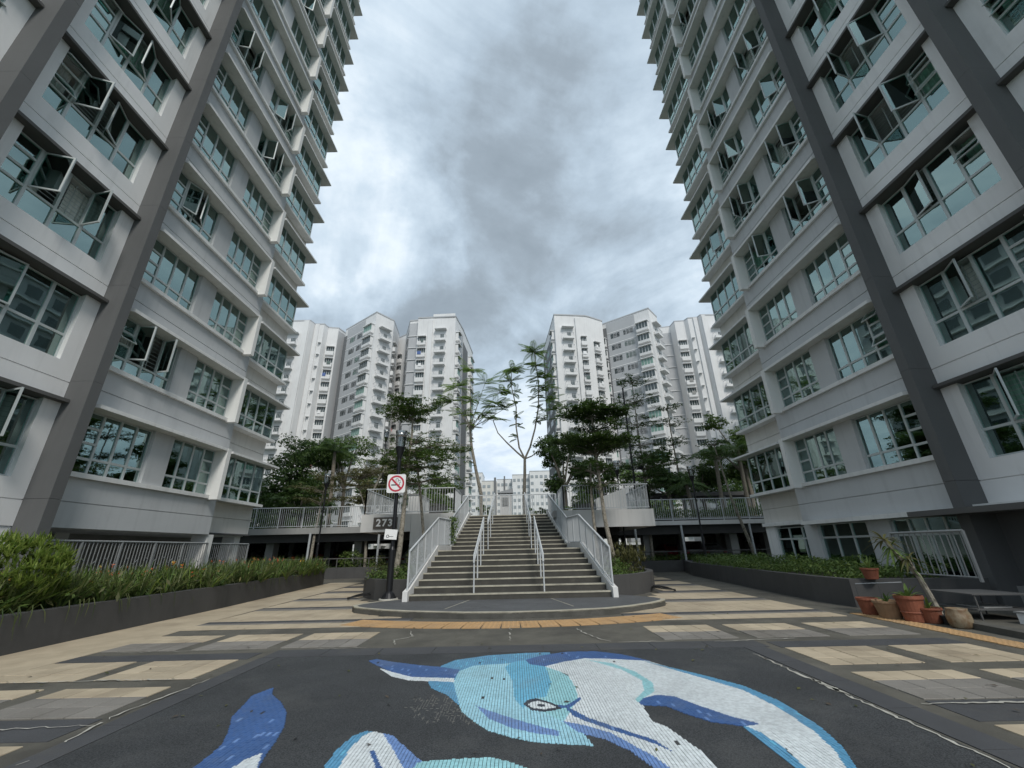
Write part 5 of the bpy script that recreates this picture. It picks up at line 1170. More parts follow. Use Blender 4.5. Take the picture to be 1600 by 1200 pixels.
A_, B_ = (8.2, 97), (9.0, 86); wallface(g, A_, B_, .2, 10.8, 2, TOPZ - 2.5, .04, 'far_dark'); feature(g, A_, B_, 'window', 1.5, 4.5, TOPZ - 3.6, NFL, 0, 27); feature(g, A_, B_, 'window', 6.5, 9.5, TOPZ - 3.6, NFL, 0, 28)
A_, B_ = (9.45, 78.8), (16.3, 79.6); feature(g, A_, B_, 'balcony', 1.5, 3.9, TOPZ - 3.6, NFL, 0, 29); wallface(g, A_, B_, 4.5, 5.3, 0, TOPZ - .6, .35, 'far_white', 'pilaster'); feature(g, A_, B_, 'service', 5.5, 6.8, TOPZ - 4.8, NFL, 0, 30)
A_, B_ = (17.5, 80.2), (20.5, 82); feature(g, A_, B_, 'service', .3, 2.0, TOPZ - 5.6, NFL, 0, 31)
g = block_of('white far block behind the right tower, right of its group', [(33, 89), (34.4, 85.8), (36.9, 85.2), (37.1, 82.9), (39.2, 82.7), (39.6, 81.6), (41.6, 81.3), (41.9, 80.3), (52, 80.6), (54, 95), (36, 97)], TOPZ)
A_, B_ = (34.4, 85.8), (36.9, 85.2); wallface(g, A_, B_, 0, 2.5, 2, TOPZ - 1.5, .05, 'far_grey'); feature(g, A_, B_, 'small', .5, 1.3, TOPZ - 4.2, NFL, 0, 32)
A_, B_ = (37.1, 82.9), (39.2, 82.7); feature(g, A_, B_, 'service', .1, 1.95, TOPZ - 4.6, NFL, 0, 33)
A_, B_ = (39.6, 81.6), (41.6, 81.3); feature(g, A_, B_, 'bracket', .1, .7, TOPZ - 4, NFL); wallface(g, A_, B_, 1.1, 1.9, 0, TOPZ, .3, 'far_white', 'pilaster')
A_, B_ = (41.9, 80.3), (52, 80.6); feature(g, A_, B_, 'balcony', 1.9, 4.6, TOPZ - 3.6, NFL, 0, 34); wallface(g, A_, B_, .1, .9, 0, TOPZ, .3, 'far_white', 'pilaster')
# distant blocks closing the gap
def distant(label, x0, x1, y, top, m, cols, seed, stripe=None):
    g = block_of(label, [(x0, y), (x1, y), (x1, y + 14), (x0, y + 14)], Zr(top), m, group='distant blocks in the gap')
    n = int(top / FH); w = (x1 - x0) / cols; rr = random.Random(seed)
    me = MB().box(-w * .3, w * .3, -.12, .05, -.6, .6, 'hazed_window').mesh('window')
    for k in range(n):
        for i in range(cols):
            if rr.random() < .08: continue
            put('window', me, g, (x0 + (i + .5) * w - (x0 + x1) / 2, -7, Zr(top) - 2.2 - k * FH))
    if stripe: 
        for a, b2 in stripe: MB().box(a, b2, y - .5, y + .3, 0, Zr(top) + 1.5, 'far_dark').build('stairwell', g)
    return g
distant('pale distant block just right of the left group', -24.5, -14.3, 190, 32, 'far_white', 4, 1)
distant('cream distant block with dark stripe in the gap', -14.2, -7.9, 185, 27.5, 'wall_cream', 3, 2, [(-8.8, -7.9)])
distant('white distant block with window columns in the gap', -7.8, -.9, 188, 28.5, 'far_white', 4, 3, [(-4.6, -4.0)])
distant('white distant block behind the forked tree', -.8, 6.6, 183, 29.6, 'far_white', 4, 4)
distant('white distant block left of the right group', 6.7, 16.5, 180, 30.5, 'far_white', 5, 5)

# ------------------------------------------------------------------ trees, hedges and plants
def leaves_obj(name, parent, V, mats, mi=None, kind=None):
    pl = np.array(parent_loc(parent)) if parent is not None else np.zeros(3)
    me = quads_mesh(name, V - pl, mats if isinstance(mats, list) else [mats], mi)
    o = bpy.data.objects.new(name, me); link(o); o.parent = parent
    if kind: o['kind'] = kind
    return o
def tier_tree(label, base, trunk, tiers, leaf, size, m='leaf_dark', group='layered trees beside the stairs', r0=.10, dens=1.0, barkm='bark_pale', extra_stem=None, name='layered_tree'):
    """tree of flat leafy storeys: tiers = (x, y, z, radius, leaves)"""
    g = empty(name, base, label, 'tree', group)
    b = MB(); n = len(trunk); b.path(trunk, [r0 * (1 - .75 * i / (n - 1)) for i in range(n)], barkm, 9)
    tp = [Vector(p) for p in trunk]
    def at(z):
        for a, c in zip(tp[:-1], tp[1:]):
            if a.z <= z <= c.z: return a.lerp(c, (z - a.z) / (c.z - a.z))
        return tp[-1]
    P = []; mi = []
    lb = MB()
    for (tx, ty, tz, tr, cnt) in tiers:
        nb = max(5, int(6 + tr * 2)); a0 = random.uniform(0, 6.28)
        for i in range(nb):
            a = a0 + 2 * math.pi * i / nb + random.uniform(-.3, .3); L_ = tr * random.uniform(.65, 1.08)
            s = at(tz - random.uniform(.12, .35)); e = Vector((tx + L_ * math.cos(a), ty + L_ * math.sin(a), tz + random.uniform(-.05, .05)))
            mid = s.lerp(e, .5) + Vector((0, 0, .10)); lb.path([tuple(s), tuple(mid), tuple(e)], [.024 * min(1, tr + .3), .015, .005], 'bark', 5)
            k = int(cnt * dens / nb * random.uniform(.5, 1.4))
            # leaves sit in small rosettes along the twigs
            nros = max(3, k // 14)
            for _ in range(nros):
                f = random.uniform(.18, 1.04) ** .8; q = s.lerp(e, f); sp = .20 * tr * (1.15 - .55 * f)
                c = np.array([q.x + random.gauss(0, sp), q.y + random.gauss(0, sp), q.z + .03 + random.gauss(0, .04)])
                P.append(c + rng.normal(size=(14, 3)) * np.array([.07, .07, .022]) * (size / .085))
    b.build('trunk', g); o = lb.build('branches', g); o['kind'] = 'stuff'
    if extra_stem: MB().path(extra_stem, [.065, .055, .05, .035], barkm, 8).build('trunk', g)
    P = np.concatenate(P); V = leaf_quads(P, size, up=.9, aspect=.55)
    leaves_obj('crown', g, V, m)
    return g
tier_tree('dense dark layered tree right of the stairs', (3.61, 16.33, .46), [(3.61, 16.33, .4), (3.50, 16.33, 1.2), (3.35, 16.3, 2.3), (3.28, 16.25, 3.6), (3.22, 16.2, 4.9), (3.2, 16.2, 5.7), (3.22, 16.2, 6.75)],
          [(3.25, 16.2, 6.72, .6, 1800), (3.25, 16.2, 6.38, 1.55, 10500), (3.55, 16.2, 5.78, 1.2, 2000), (3.15, 16.2, 5.18, 1.85, 14500), (3.2, 16.2, 4.95, 1.2, 3500), (3.0, 16.2, 4.2, 1.1, 1200), (3.2, 16.2, 3.6, .9, 700)], 'l', .085, 'leaf_dark', r0=.10,
          extra_stem=[(3.05, 16.6, .4), (3.0, 16.6, 1.6), (2.95, 16.5, 3.0), (3.0, 16.3, 4.4)])
tier_tree('airy layered tree with spotted trunk behind the no smoking sign', (-4.1, 15.44, .46), [(-4.1, 15.44, .4), (-4.02, 15.5, 1.5), (-4.0, 15.6, 2.8), (-4.0, 15.7, 4.2), (-3.95, 15.8, 5.6), (-4.0, 15.85, 6.75)],
          [(-4.2, 15.9, 6.76, 1.25, 4600), (-4.2, 15.9, 6.42, 1.05, 2600), (-3.4, 15.9, 5.45, 1.1, 1100), (-3.3, 15.9, 4.95, 1.7, 4000), (-3.5, 15.8, 4.4, 1.9, 4200), (-3.3, 15.7, 3.85, 1.6, 2600), (-4.6, 15.8, 4.6, 1.3, 1700), (-2.4, 15.8, 5.1, .8, 900)], 'l', .085, 'leaf_mid', r0=.105,
          extra_stem=[(-3.25, 16.3, .4), (-3.35, 16.3, 1.6), (-3.55, 16.2, 3.2), (-3.8, 15.9, 5.0)])
tier_tree('thin pale tree behind the left planter, near the tower', (-11.25, 24.6, .4), [(-11.25, 24.6, .4), (-11.2, 24.6, 2.2), (-11.1, 24.6, 3.8), (-10.95, 24.6, 5.6)],
          [(-11.0, 24.6, 5.5, 1.1, 600), (-11.2, 24.6, 4.8, 1.6, 900), (-11.0, 24.6, 4.2, 1.4, 700)], 'l', .10, 'leaf_olive', r0=.09, group='thin trees in the far planters', dens=1.9)
tier_tree('thin pale forked tree in the far planter left of the 273 sign', (-8.4, 25.2, .4), [(-8.4, 25.2, .4), (-8.5, 25.2, 2.2), (-8.75, 25.2, 3.7), (-9.4, 25.2, 5.3)],
          [(-9.6, 25.2, 5.7, 1.0, 450), (-8.2, 25.2, 5.9, 1.2, 600), (-8.8, 25.3, 5.1, 1.5, 700), (-7.6, 25.2, 6.5, 1.0, 350)], 'l', .10, 'leaf_olive', r0=.09, group='thin trees in the far planters', dens=1.9, extra_stem=[(-8.72, 25.2, 3.6), (-8.4, 25.2, 4.6), (-8.0, 25.2, 5.6), (-7.6, 25.2, 6.4)])
tier_tree('slim tree beside the right end of the white beam', (7.7, 25.4, .4), [(7.7, 25.4, .4), (7.75, 25.4, 2.6), (7.8, 25.4, 4.2), (7.85, 25.4, 6.2)],
          [(8.2, 25.6, 6.6, 1.3, 900), (8.4, 25.6, 5.9, 1.9, 1500), (8.0, 25.6, 5.3, 1.6, 1100), (8.6, 25.6, 4.7, 1.2, 600)], 'l', .11, 'leaf_dark', r0=.10, group='thin trees in the far planters', dens=2.0)
g_ = tier_tree('pale leaning trunk with high leaves at the end of the right tower', (13.0, 24.4, .4), [(13.0, 24.4, .4), (12.6, 24.3, 2.0), (12.2, 24.2, 3.6), (11.95, 24.2, 5.6), (11.8, 24.2, 6.8)],
          [(11.8, 24.3, 6.9, 1.0, 500), (12.0, 24.3, 6.2, 1.2, 600)], 'l', .11, 'leaf_dark', r0=.10, group='thin trees in the far planters', dens=2.0)
for lab, x, y, zt, tiers_, dn in (('tall bare tree with sparse leaf storeys right of the dense tree', 9.6, 31, 12.6, [(1.3, 12.3), (1.9, 10.6), (2.2, 8.8), (2.0, 7.2), (1.6, 5.8)], 420),
                      ('tall bare tree with sparse leaf storeys before the pink laundry', 12.3, 31.5, 10.4, [(1.0, 10.2), (1.5, 8.9), (1.7, 7.4), (1.4, 6.1)], 260)):
    tier_tree(lab, (x, y, Zr(1.3)), [(x, y, Zr(1.25)), (x + .05, y, Zr(4)), (x - .05, y, Zr(8)), (x, y, Zr(zt))], [(x + random.uniform(-.3, .3), y, Zr(z), r, int(dn * r * 1.7)) for r, z in tiers_], 'l', .13, 'leaf_dark', r0=.09, group='sparse tall trees on the deck', barkm='bark')
def bushy(label, base, trunk_h, lumps, n, size, m, group='bushy trees behind the deck railings', name='bushy_tree', mats=None):
    g = empty(name, base, label, 'tree', group); x, y, z = base; b = MB()
    b.path([(x, y, z - .1), (x + .1, y, z + trunk_h * .5), (x, y, z + trunk_h)], [.17, .14, .10], 'bark', 8); b.build('trunk', g)
    lb = MB(); tot = sum(l[3] * l[4] * l[5] for l in lumps); Vs = []
    for (lx, ly, lz, rx, ry, rz) in lumps:
        lb.path([(x, y, z + trunk_h * .75), ((x + lx) / 2, (y + ly) / 2, (z + trunk_h + lz) / 2), (lx, ly, lz)], [.08, .05, .02], 'bark', 6)
        k = max(40, int(2.1 * n * (rx * ry * rz) / tot)); kc = max(6, k // 22)
        C, D = ell_points((lx, ly, lz), (rx, ry, rz), kc, .35)
        P = np.repeat(C, 22, 0) + rng.normal(size=(kc * 22, 3)) * np.array([rx, ry, rz * .6]) * .16
        Vs.append(leaf_quads(P, size, up=.35, aspect=.5, out=np.repeat(D, 22, 0)))
    o = lb.build('branches', g); o['kind'] = 'stuff'
    leaves_obj('crown', g, np.concatenate(Vs), m); return g
def lumps(cx, cy, cz, R, H, k, seed):
    r = random.Random(seed); L_ = []
    for i in range(k):
        a = r.uniform(0, 6.28); q = r.uniform(.2, .85); L_.append((cx + R * q * math.cos(a), cy + R * q * math.sin(a), cz + H * r.uniform(-.8, .8), R * r.uniform(.32, .5), R * r.uniform(.32, .5), H * r.uniform(.22, .36)))
    return L_
bushy('big dark tree crowding the far end of the left tower', (-15.6, 29, Zr(1.3)), 3.2, lumps(-15.4, 29, Zr(5.6), 3.2, 3.2, 11, 1), 6500, .20, 'leaf_dark')
bushy('dark spreading tree between the left tower and the palm', (-12.9, 32, Zr(1.3)), 4.2, lumps(-13.3, 32, Zr(6.6), 2.9, 2.2, 9, 2), 3400, .19, 'leaf_mid')
bushy('low dark shrubby tree behind the long left railing', (-13.4, 27, Zr(1.3)), 1.2, lumps(-13.6, 27.2, Zr(3.2), 2.0, 1.4, 8, 3), 3000, .16, 'leaf_dark')
bushy('olive bushy tree behind the long left railing', (-9.8, 29, Zr(1.3)), 2.0, lumps(-9.6, 29, Zr(4.0), 2.4, 1.5, 8, 4), 2600, .16, 'leaf_olive')
bushy('green bushy tree behind the sign wall', (-6.3, 33, Zr(1.3)), 2.0, lumps(-6.3, 33, Zr(4.2), 2.2, 1.6, 8, 14), 2600, .17, 'leaf_mid')
bushy('dark leafy tree just right of the forked tree', (3.3, 28.5, Zr(1.3)), 3.0, lumps(3.2, 28.5, Zr(5.4), 1.9, 2.0, 9, 5), 3600, .18, 'leaf_dark')
bushy('small tree behind the right white wall', (6.6, 32, Zr(1.3)), 2.6, lumps(6.6, 32, Zr(4.8), 1.9, 1.6, 8, 6), 2200, .18, 'leaf_mid')
bushy('round green tree behind the flood light pole', (10.4, 29, Zr(1.3)), 2.4, lumps(10.2, 29, Zr(4.5), 1.9, 1.6, 9, 7), 2800, .19, 'leaf_dark')
bushy('dark tree crowding the far end of the right tower', (16.2, 29.5, Zr(1.3)), 4.0, lumps(16.0, 29.5, Zr(6.6), 2.1, 2.6, 9, 8), 4200, .20, 'leaf_mid')
bushy('dark low tree between the palms on the right deck', (13.3, 30.5, Zr(1.3)), 2.0, lumps(13.6, 30.5, Zr(4.3), 2.4, 1.6, 9, 9), 3000, .19, 'leaf_dark')
for i, (x, y, r, h) in enumerate(((-24, 48, 4.2, 3.6), (-17.5, 52, 3.6, 3.0), (-10.5, 55, 3.0, 2.4), (9.0, 52, 2.8, 2.4), (16, 50, 3.6, 3), (24, 47, 4.2, 3.4))):
    bushy(['broad dark tree far back on the left deck, nearest the left tower', 'second broad tree far back on the left deck', 'broad tree far back on the deck before the balcony block', 'broad tree far back on the deck below the left block of the right group', 'second broad tree far back on the right deck', 'broad dark tree far back on the right deck, nearest the right tower'][i], (x, y, Zr(1.3)), 3, lumps(x, y, Zr(5.5), r, h, 9, 20 + i), 2000, .32, 'leaf_dark' if i % 2 else 'leaf_mid', group='broad trees far back on the deck')
for i, (x, r) in enumerate(((-3.4, 2.6), (2.5, 2.6), (6.0, 2.4))):
    bushy(['distant tree low in the gap, left of the kiosk', 'distant tree low in the gap, right of the kiosk', 'distant tree low in the gap beside the right group'][i], (x * 2, 95, 0), 4, lumps(x * 2, 95, Zr(6.5), r * 1.2, 2.4, 7, 40 + i), 700, .5, 'leaf_mid', group='distant trees in the gap')

def frond_quads(origin, az, L, pitch, droop, leaflets, lw, ll, hang=.3):
    """feathered leaf: leaflet pairs along an arching midrib"""
    Q = []; d = np.array([math.cos(az), math.sin(az), 0]); s = np.array([-math.sin(az), math.cos(az), 0]); up = np.array([0, 0, 1.0]); o = np.array(origin)
    prev = None
    for i in range(leaflets):
        f = (i + 1) / leaflets; p = o + d * L * f * math.cos(pitch) + up * (L * f * math.sin(pitch) - droop * L * f * f)
        tl = ll * math.sin(math.pi * (.12 + .80 * f)); fw = d * .35
        for sg in (-1, 1):
            e = p + (s * sg + fw) * tl + up * (-hang * tl)
            w = d * lw
            Q.append([p - w, (p + e) / 2 - w * 1.1 + up * .02, e, (p + e) / 2 + w * 1.1])
        if prev is not None:
            t = s * .012; Q.append([prev - t, p - t, p + t, prev + t])
        prev = p
    return Q
def feather_tree(label, base, limbs, tips, group='feathery trees past the head of the stairs'):
    """limbs: lists of points with radii; tips: (x, y, z, fronds, length)"""
    g = empty('feathery_tree', base, label, 'tree', group)
    for i, (pts, r0, r1) in enumerate(limbs):
        MB().path(pts, [r0 + (r1 - r0) * k / (len(pts) - 1) for k in range(len(pts))], 'bark_pale', 8).build('trunk' if i == 0 else 'limb', g)
    Q = []
    for x, y, z, n, L_ in tips:
        for k in range(int(n * 1.35)):
            Q += frond_quads((x + random.gauss(0, .05), y + random.gauss(0, .05), z + random.uniform(-.25, .1)), random.uniform(0, 6.28), L_ * random.uniform(.85, 1.4), random.uniform(-.10, .7), random.uniform(.12, .38), 15, .046, L_ * .25, .15)
    leaves_obj('crown', g, np.array(Q), 'leaf_feather'); return g
y = 32.0
lim = [([(-2.45, y, Zr(1.25)), (-2.5, y, Zr(3.8)), (-2.9, y, Zr(5.6)), (-3.25, y, Zr(7.4)), (-3.42, y, Zr(9.0))], .15, .085)]
tipsL = [(-3.5, y, Zr(14.0), 8, 1.25), (-2.2, y + .3, Zr(13.0), 7, 1.2), (-4.6, y, Zr(12.6), 9, 1.3), (-.9, y + .2, Zr(12.2), 8, 1.3), (-4.9, y - .3, Zr(11.2), 9, 1.3), (-3.4, y + .4, Zr(11.6), 9, 1.3), (-1.3, y - .2, Zr(10.9), 9, 1.3), (-4.2, y, Zr(10.2), 8, 1.2), (-2.5, y, Zr(10.1), 9, 1.2), (-.5, y, Zr(10.6), 6, 1.1), (-3.3, y, Zr(9.3), 6, 1.0)]
for x, yy, z, n, L_ in tipsL:
    s = (-3.38 + random.uniform(-.05, .05), y, Zr(8.7) + random.uniform(0, .4)); lim.append(([s, ((s[0] * 1.2 + x) / 2.2, (y + yy) / 2, (s[2] * .9 + z) / 1.9 - .2), (x, yy, z)], .04, .012))
feather_tree('feathery tree with slender leaning trunk left of the stair head', (-2.45, y, Zr(1.3)), lim, tipsL)
fork = (.86, y, Zr(6.4))
mid_ = [(.45, y, Zr(7.3)), (.25, y, Zr(9.0)), (.3, y, Zr(10.6)), (-.05, y, Zr(12.4)), (-.02, y, Zr(13.9))]
rig_ = [(1.3, y, Zr(7.3)), (1.75, y, Zr(8.8)), (2.1, y, Zr(10.6)), (2.2, y, Zr(12.6)), (2.05, y, Zr(14.4)), (1.95, y, Zr(15.5))]
lef_ = [(.3, y, Zr(6.9)), (-.5, y, Zr(7.7)), (-1.2, y, Zr(8.5)), (-1.6, y, Zr(9.6))]
rt2_ = [(1.4, y, Zr(6.6)), (2.0, y, Zr(7.0)), (2.5, y, Zr(7.8))]
lim = [([(.72, y, Zr(1.25)), (.72, y, Zr(3.6)), (.82, y, Zr(5.2)), fork], .15, .10), ([fork] + mid_, .075, .025), ([fork] + rig_, .08, .025), ([fork] + lef_, .075, .03), ([fork] + rt2_, .06, .02)]
tipsR = [(-.02, y, Zr(14.0), 13, 1.15), (-.05, y, Zr(12.9), 8, .9), (.1, y, Zr(12.0), 5, .9), (1.95, y, Zr(15.6), 14, 1.2), (2.05, y, Zr(14.4), 9, 1.0), (2.15, y, Zr(13.2), 6, .9), (-1.6, y, Zr(9.8), 10, 1.1), (2.6, y, Zr(12.3), 9, 1.2), (3.0, y + .4, Zr(11.4), 9, 1.2), (2.9, y + .3, Zr(13.6), 8, 1.1), (3.3, y + .3, Zr(10.6), 8, 1.2), (2.8, y + .4, Zr(9.8), 6, 1.0)]
for z in (8.2, 9.2, 10.0, 11.0): tipsR.append((.3, y, Zr(z), 4, .7)); tipsR.append((2.0, y, Zr(z + 1.5), 3, .7))
feather_tree('tall forked feathery tree with bare branches at the stair head', (.72, y, Zr(1.3)), lim, tipsR)
def palm(label, base, h, lean, L_, n, group='palms on the deck'):
    g = empty('palm_tree', base, label, 'palm', group); x, y, z = base; top = (x + lean, y, z + h)
    MB().path([(x, y, z - .1), (x + lean * .3, y, z + h * .4), (x + lean * .75, y, z + h * .8), top], [.17, .13, .12, .10], 'bark', 9).build('trunk', g)
    for i in range(n):
        Q = frond_quads(top, 2 * math.pi * i / n + random.uniform(-.2, .2), L_ * random.uniform(.8, 1.1), random.uniform(.15, 1.15), random.uniform(.55, .95), 22, .03, L_ * .20, .75)
        leaves_obj('frond', g, np.array(Q), 'leaf_dark' if i % 3 else 'leaf_mid')
palm('dark drooping palm among the trees on the left deck', (-12.2, 28.5, Zr(1.3)), 5.2, -.2, 2.4, 15)
palm('palm on the right deck, leftmost of the pair by the tower', (13.5, 28.2, Zr(1.3)), 4.3, .2, 2.2, 15)
palm('palm on the right deck, nearest the right tower', (15.1, 28, Zr(1.3)), 4.7, .1, 2.3, 15)
palm('low palm behind the right deck railing', (11.2, 27.2, Zr(1.3)), 2.3, -.2, 1.9, 14)

def hedge(label, poly_fn, n, size, m, name='hedge', group='clipped hedges', thing=True, mats=None):
    P = poly_fn(n); V = leaf_quads(P, size, up=.3, aspect=.45)
    me = quads_mesh(name, V, mats or [m], None if not mats else rng.integers(0, len(mats), len(V))); o = bpy.data.objects.new(name, me); link(o)
    return o
def rnd_in(xf, y0, y1, z0, zf):
    def f(n):
        y = rng.uniform(y0, y1, n); a = np.array([xf(v) for v in y]); x = a[:, 0] + (a[:, 1] - a[:, 0]) * rng.uniform(0, 1, n)
        top = zf(x, y); return np.c_[x, y, z0 + (top - z0) * rng.uniform(0, 1, n) ** .6]
    return f
wav = lambda x, y: .06 * np.sin(x * 3.1 + y * 1.7) + .07 * np.sin(y * 2.3 - x) + .05 * np.sin(y * 5.1)
o = hedge('', rnd_in(lambda y: (7.55 + max(0, (y - 15) * .1), 9.9 + max(0, (y - 15) * .12)), 10.4, 21, .45, lambda x, y: .80 + wav(x, y) * 1.3), 15000, .085, 'leaf_bright', mats=['leaf_bright', 'leaf_mid', 'leaf_bright'])
tag(o, 'low feathery green hedge filling the planter below the right tower', 'hedge', 'low hedges in the planters')
o = hedge('', rnd_in(lambda y: (5.4, 13.5), 24.6, 28.3, .42, lambda x, y: .78 + wav(x, y)), 6000, .10, 'leaf_bright', mats=['leaf_bright', 'leaf_mid'])
tag(o, 'low green hedge in the far planter before the right car park', 'hedge', 'low hedges in the planters')
o = hedge('', rnd_in(lambda y: (6.2, 16), 25.2, 27.0, Zr(1.3), lambda x, y: Zr(1.95) + wav(x, y)), 9000, .10, 'leaf_mid', mats=['leaf_bright', 'leaf_mid'])
tag(o, 'long green hedge on the deck behind the right railing', 'hedge', 'hedges on the deck')
def drum(cx, cy, r, z0, z1):
    def f(n):
        a = rng.uniform(0, 6.28, n); q = np.sqrt(rng.uniform(.0, 1, n)) * r; z = np.where(rng.uniform(0, 1, n) < .5, z1 - np.abs(rng.normal(0, .04, n)), rng.uniform(z0, z1, n)); q = np.where(z < z1 - .1, r * rng.uniform(.9, 1.02, n), q)
        return np.c_[cx + q * np.cos(a), cy + q * np.sin(a), z - .12 * (q / r) ** 2]
    return f
for cx, cy, r, zb, zm, zt, lab in ((-5.25, 27, 1.05, 1.3, 2.62, 3.25, 'round clipped hedge in a dark drum planter on the left deck'), (4.55, 27, .95, 1.3, 2.45, 3.05, 'round clipped hedge in a dark drum planter on the right deck')):
    g = empty('drum_planter', (cx, cy, Zr(zb)), lab.replace('round clipped hedge in a ', ''), 'planter', 'drum planters on the deck')
    MB().lathe([(r * .98, 0), (r, zm - zb), (r * .9, zm - zb), (r * .88, zm - zb - .1)], (cx, cy, Zr(zb)), 'planter_dark', 28).build('wall', g)
    o = hedge('', drum(cx, cy, r * 1.03, Zr(zm - .05), Zr(zt)), 3200, .09, 'leaf_bright', mats=['leaf_bright', 'leaf_mid']); tag(o, lab, 'hedge', 'hedges on the deck')
for cx, cy, r, z0, z1, lab in ((2.9, 25.6, .75, 1.3, 2.25, 'small clipped hedge beside the right drum planter'), (-3.6, 25.8, .7, 1.3, 2.25, 'small clipped hedge beside the left drum planter')):
    o = hedge('', drum(cx, cy, r, Zr(z0), Zr(z1)), 1500, .08, 'leaf_bright'); tag(o, lab, 'hedge', 'hedges on the deck')
# lilies of the left planter: arching blades in clumps, orange and yellow flowers above
def blade_quads(P, L_, w, n_each, lean=(.2, 1.0)):
    Q = []
    for (x, y, z) in P:
        for _ in range(n_each):
            a = rng.uniform(0, 6.28); t = rng.uniform(*lean); l = L_ * rng.uniform(.55, 1.15); d = np.array([math.cos(a), math.sin(a), 0]); s = np.array([-d[1], d[0], 0]) * w
            p0 = np.array([x, y, z]); pts = [p0]
            for f in (.4, .75, 1.0): pts.append(p0 + d * l * f * math.sin(t) * (.5 + .5 * f) + np.array([0, 0, l * (f * math.cos(t * .7) - .35 * t * f * f)]))
            for i in range(3):
                w0 = [1, 1.25, .8, 0.05][i]; w1 = [1, 1.25, .8, 0.05][i + 1]; Q.append([pts[i] - s * w0, pts[i] + s * w0, pts[i + 1] + s * w1, pts[i + 1] - s * w1])
    return np.array(Q)
def bed(n, xr, y0, y1):
    y = rng.uniform(y0, y1, n); out = []
    for v in y:
        a, b = xr(v); out.append((rng.uniform(a, b), v, PH - .1))
    return out
lx = lambda y: (-9.75 - .02 * (y - 9) , -7.98 - .075 * max(0, y - 12.5) + .06 * max(0, 9 - y) * .5)
P = bed(520, lx, 5.2, 20.6)
o = leaves_obj('lily_leaves', None, blade_quads(P, .80, .013, 18), ['leaf_lily', 'leaf_mid', 'leaf_tuft'], None, 'stuff')
mi = rng.integers(0, 10, len(o.data.polygons)); mi = np.where(mi < 6, 0, np.where(mi < 9, 1, 2)); mi[1::3] = mi[0::3]; mi[2::3] = mi[0::3]; o.data.polygons.foreach_set('material_index', mi.astype(np.int32))
fl = []
for (x, y, z) in P[:85]: fl.append((x, y, z + rng.uniform(.40, .72)))
Fp = np.repeat(np.array(fl), 5, 0) + rng.normal(size=(425, 3)) * np.array([.015, .015, .03])
o = leaves_obj('lily_flowers', None, leaf_quads(Fp, .055, up=0, aspect=.5), ['petal_orange', 'petal_yellow'], rng.integers(0, 4, 425) // 3, 'stuff')
# big tufted bush at the near end of the bed
tb = empty('tufted_bush', (-8.7, 7.6, PH - .1), 'big bright tufted bush at the near end of the lily planter', 'bush')
Cp, Dp = ell_points((-8.75, 7.7, 1.05), (.92, .85, .62), 420, .8)
leaves_obj('foliage', tb, blade_quads([tuple(c) for c in Cp], .27, .010, 11, (.1, 1.5)), 'leaf_tuft')
MB().path([(-8.75, 7.7, PH - .15), (-8.75, 7.7, .9)], [.06, .04], 'bark', 6).build('stem', tb)
# shrubs in the curved planters and by the car park
def shrub(label, c, r, n, size, m, name='shrub', group='shrubs in the curved planters', mats=None, blade=False):
    g = empty(name, (c[0], c[1], c[2] - r[2]), label, 'shrub', group)
    if blade:
        Cp, _ = ell_points(c, r, n // 10, .3); V = blade_quads([tuple(p) for p in Cp], size * 3, .010, 5, (.2, 1.3)); leaves_obj('foliage', g, V, m)
    else:
        Cp, D = ell_points(c, r, n // 12, .3); Pp = np.repeat(Cp, 12, 0) + rng.normal(size=(len(Cp) * 12, 3)) * .07; leaves_obj('foliage', g, leaf_quads(Pp, size, up=.3, out=np.repeat(D, 12, 0)), m)
    MB().path([(c[0], c[1], c[2] - r[2] - .05), (c[0], c[1], c[2])], [.03, .015], 'bark', 6).build('stem', g); return g
shrub('yellow green twiggy shrub in the right curved planter', (3.9, 15.6, .92), (.62, .75, .52), 1700, .085, 'leaf_olive', blade=True)
shrub('dark leafy shrub at the foot of the dense tree', (3.1, 14.6, .72), (.5, .5, .3), 900, .075, 'leaf_mid')
shrub('low green shrub at the front of the left curved planter', (-4.25, 14.5, .66), (.45, .4, .22), 1100, .075, 'leaf_bright')
shrub('sparse reddish shrub at the left of the curved planter', (-4.75, 15.6, .82), (.3, .4, .4), 420, .07, 'leaf_olive')
shrub('yellow leaved shrub against the left stair rail', (-3.35, 15.2, 1.0), (.32, .4, .55), 900, .075, 'leaf_lily')
shrub('green shrub behind the spotted trunk', (-3.5, 14.4, .68), (.45, .4, .25), 900, .07, 'leaf_mid')
shrub('bright green round shrub before the left car park', (-9.3, 25.4, .95), (.75, .6, .55), 1500, .10, 'leaf_bright', group='shrubs before the car park')
shrub('smaller green shrub before the left car park', (-7.9, 25.4, .7), (.7, .5, .3), 900, .09, 'leaf_mid', group='shrubs before the car park')
o = hedge('', rnd_in(lambda y: (-13.2, -4.7), 24.8, 28.2, .42, lambda x, y: .56 + wav(x, y) * .5), 4200, .08, 'leaf_mid'); o.name = 'ground_cover'; o['kind'] = 'stuff'
for s in (-1, 1):
    def f(n, s=s):
        a = rng.uniform(0, 1, n); y = rng.uniform(13.6, 17.8, n); x = (np.where(s < 0, -3.0, 2.6) + s * a * np.minimum(1.75, .5 + (y - 13.4) * .7)); return np.c_[x, y, rng.uniform(.44, .58, n)]
    o = leaves_obj('ground_cover', None, leaf_quads(f(1600), .07, up=.3), ['leaf_mid', 'leaf_bright'], rng.integers(0, 2, 1600), 'stuff')
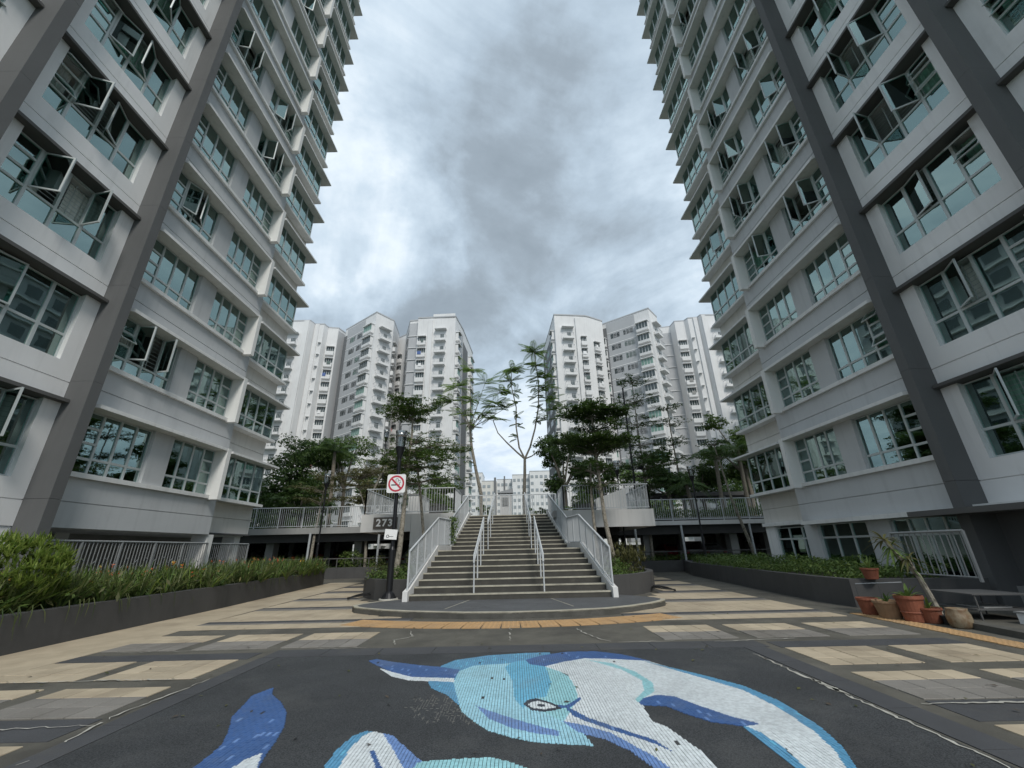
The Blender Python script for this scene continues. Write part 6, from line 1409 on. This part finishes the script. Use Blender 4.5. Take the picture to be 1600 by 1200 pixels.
# creeper tumbling over the stair wall at the landing
cr = empty('creeper', (-2.5, 17.1, Zr(0)), 'green creeper hanging over the left stair rail at the landing', 'creeper')
Pp = np.c_[rng.normal(-2.42, .10, 420), rng.normal(17.05, .14, 420), Zr(0) + .15 + 1.05 * rng.uniform(0, 1, 420) ** .7]
leaves_obj('foliage', cr, leaf_quads(Pp, .10, up=.1, aspect=.4, out=np.tile([0, -.6, 0], (420, 1))), ['leaf_bright', 'leaf_mid'], rng.integers(0, 2, 420))
MB().path([(-2.45, 17.1, Zr(0)), (-2.42, 17.05, Zr(.6)), (-2.45, 17.0, Zr(1.15))], .012, 'bark', 5).build('stem', cr)

# woods beyond the towers, added out of view to darken the tower windows' reflections
for sg in (-1, 1):
    Vs = []
    for k in range(26):
        x = sg * rng.uniform(21, 50); y = rng.uniform(26, 62); h = rng.uniform(3.5, 8.5)
        Cc, Dd = ell_points((x, y, 1.5 + h * .55), (3.2, 3.2, h * .6), 46, .3); Pp = np.repeat(Cc, 12, 0) + rng.normal(size=(46 * 12, 3)) * .5
        Vs.append(leaf_quads(Pp, .62, up=.3, out=np.repeat(Dd, 12, 0)))
    leaves_obj('reflection_woodland', None, np.concatenate(Vs), 'leaf_dark', None, 'stuff')
# a few long lily blades hang over the planter wall
Qh = []
for k in range(70):
    y_ = rng.uniform(6.5, 20); xw = -7.71 - (y_ - 7.2) * .068; p0 = np.array([xw - .12, y_, PH]); l_ = rng.uniform(.25, .6); w_ = np.array([0, .010, 0]); dy_ = rng.uniform(-.15, .15)
    pts = [p0, p0 + np.array([.12, dy_ * .3, .10]), p0 + np.array([.20, dy_ * .7, -.02]), p0 + np.array([.23, dy_, -.02 - l_ * .6])]
    for i in range(3): Qh.append([pts[i] - w_, pts[i] + w_, pts[i + 1] + w_ * (1, .8, .2)[i], pts[i + 1] - w_ * (1, .8, .2)[i]])
leaves_obj('hanging_blades', None, np.array(Qh), 'leaf_lily', None, 'stuff')

# estate blocks past the towers, added unseen so the tower windows mirror something darker
for sg in (-1, 1):
    b = MB(); x0 = sg * 44
    b.box(x0, x0 + sg * 14, 24, 62, 0, 44, 'far_grey')
    for k in range(14):
        for i in range(10):
            y_ = 26 + i * 3.6; b.box(x0 - sg * .05, x0 + sg * .1, y_, y_ + 1.9, 2 + k * 3, 3.5 + k * 3, 'far_window')
        b.box(x0 - sg * .5, x0 - sg * .002, 25, 61, 1.2 + k * 3, 1.4 + k * 3, 'far_white')
    o = b.build('reflection_estate'); o['kind'] = 'stuff'
bl = np.repeat(np.array([(x, y, z) for x, y, z in P[:300]]), 9, 0) + rng.normal(size=(2700, 3)) * np.array([.16, .16, .10]) + np.array([0, 0, .28])
leaves_obj('broad_bed_leaves', None, leaf_quads(bl, .15, up=.2, aspect=.34), ['leaf_bright', 'leaf_olive', 'leaf_mid'], rng.integers(0, 3, 2700), 'stuff')
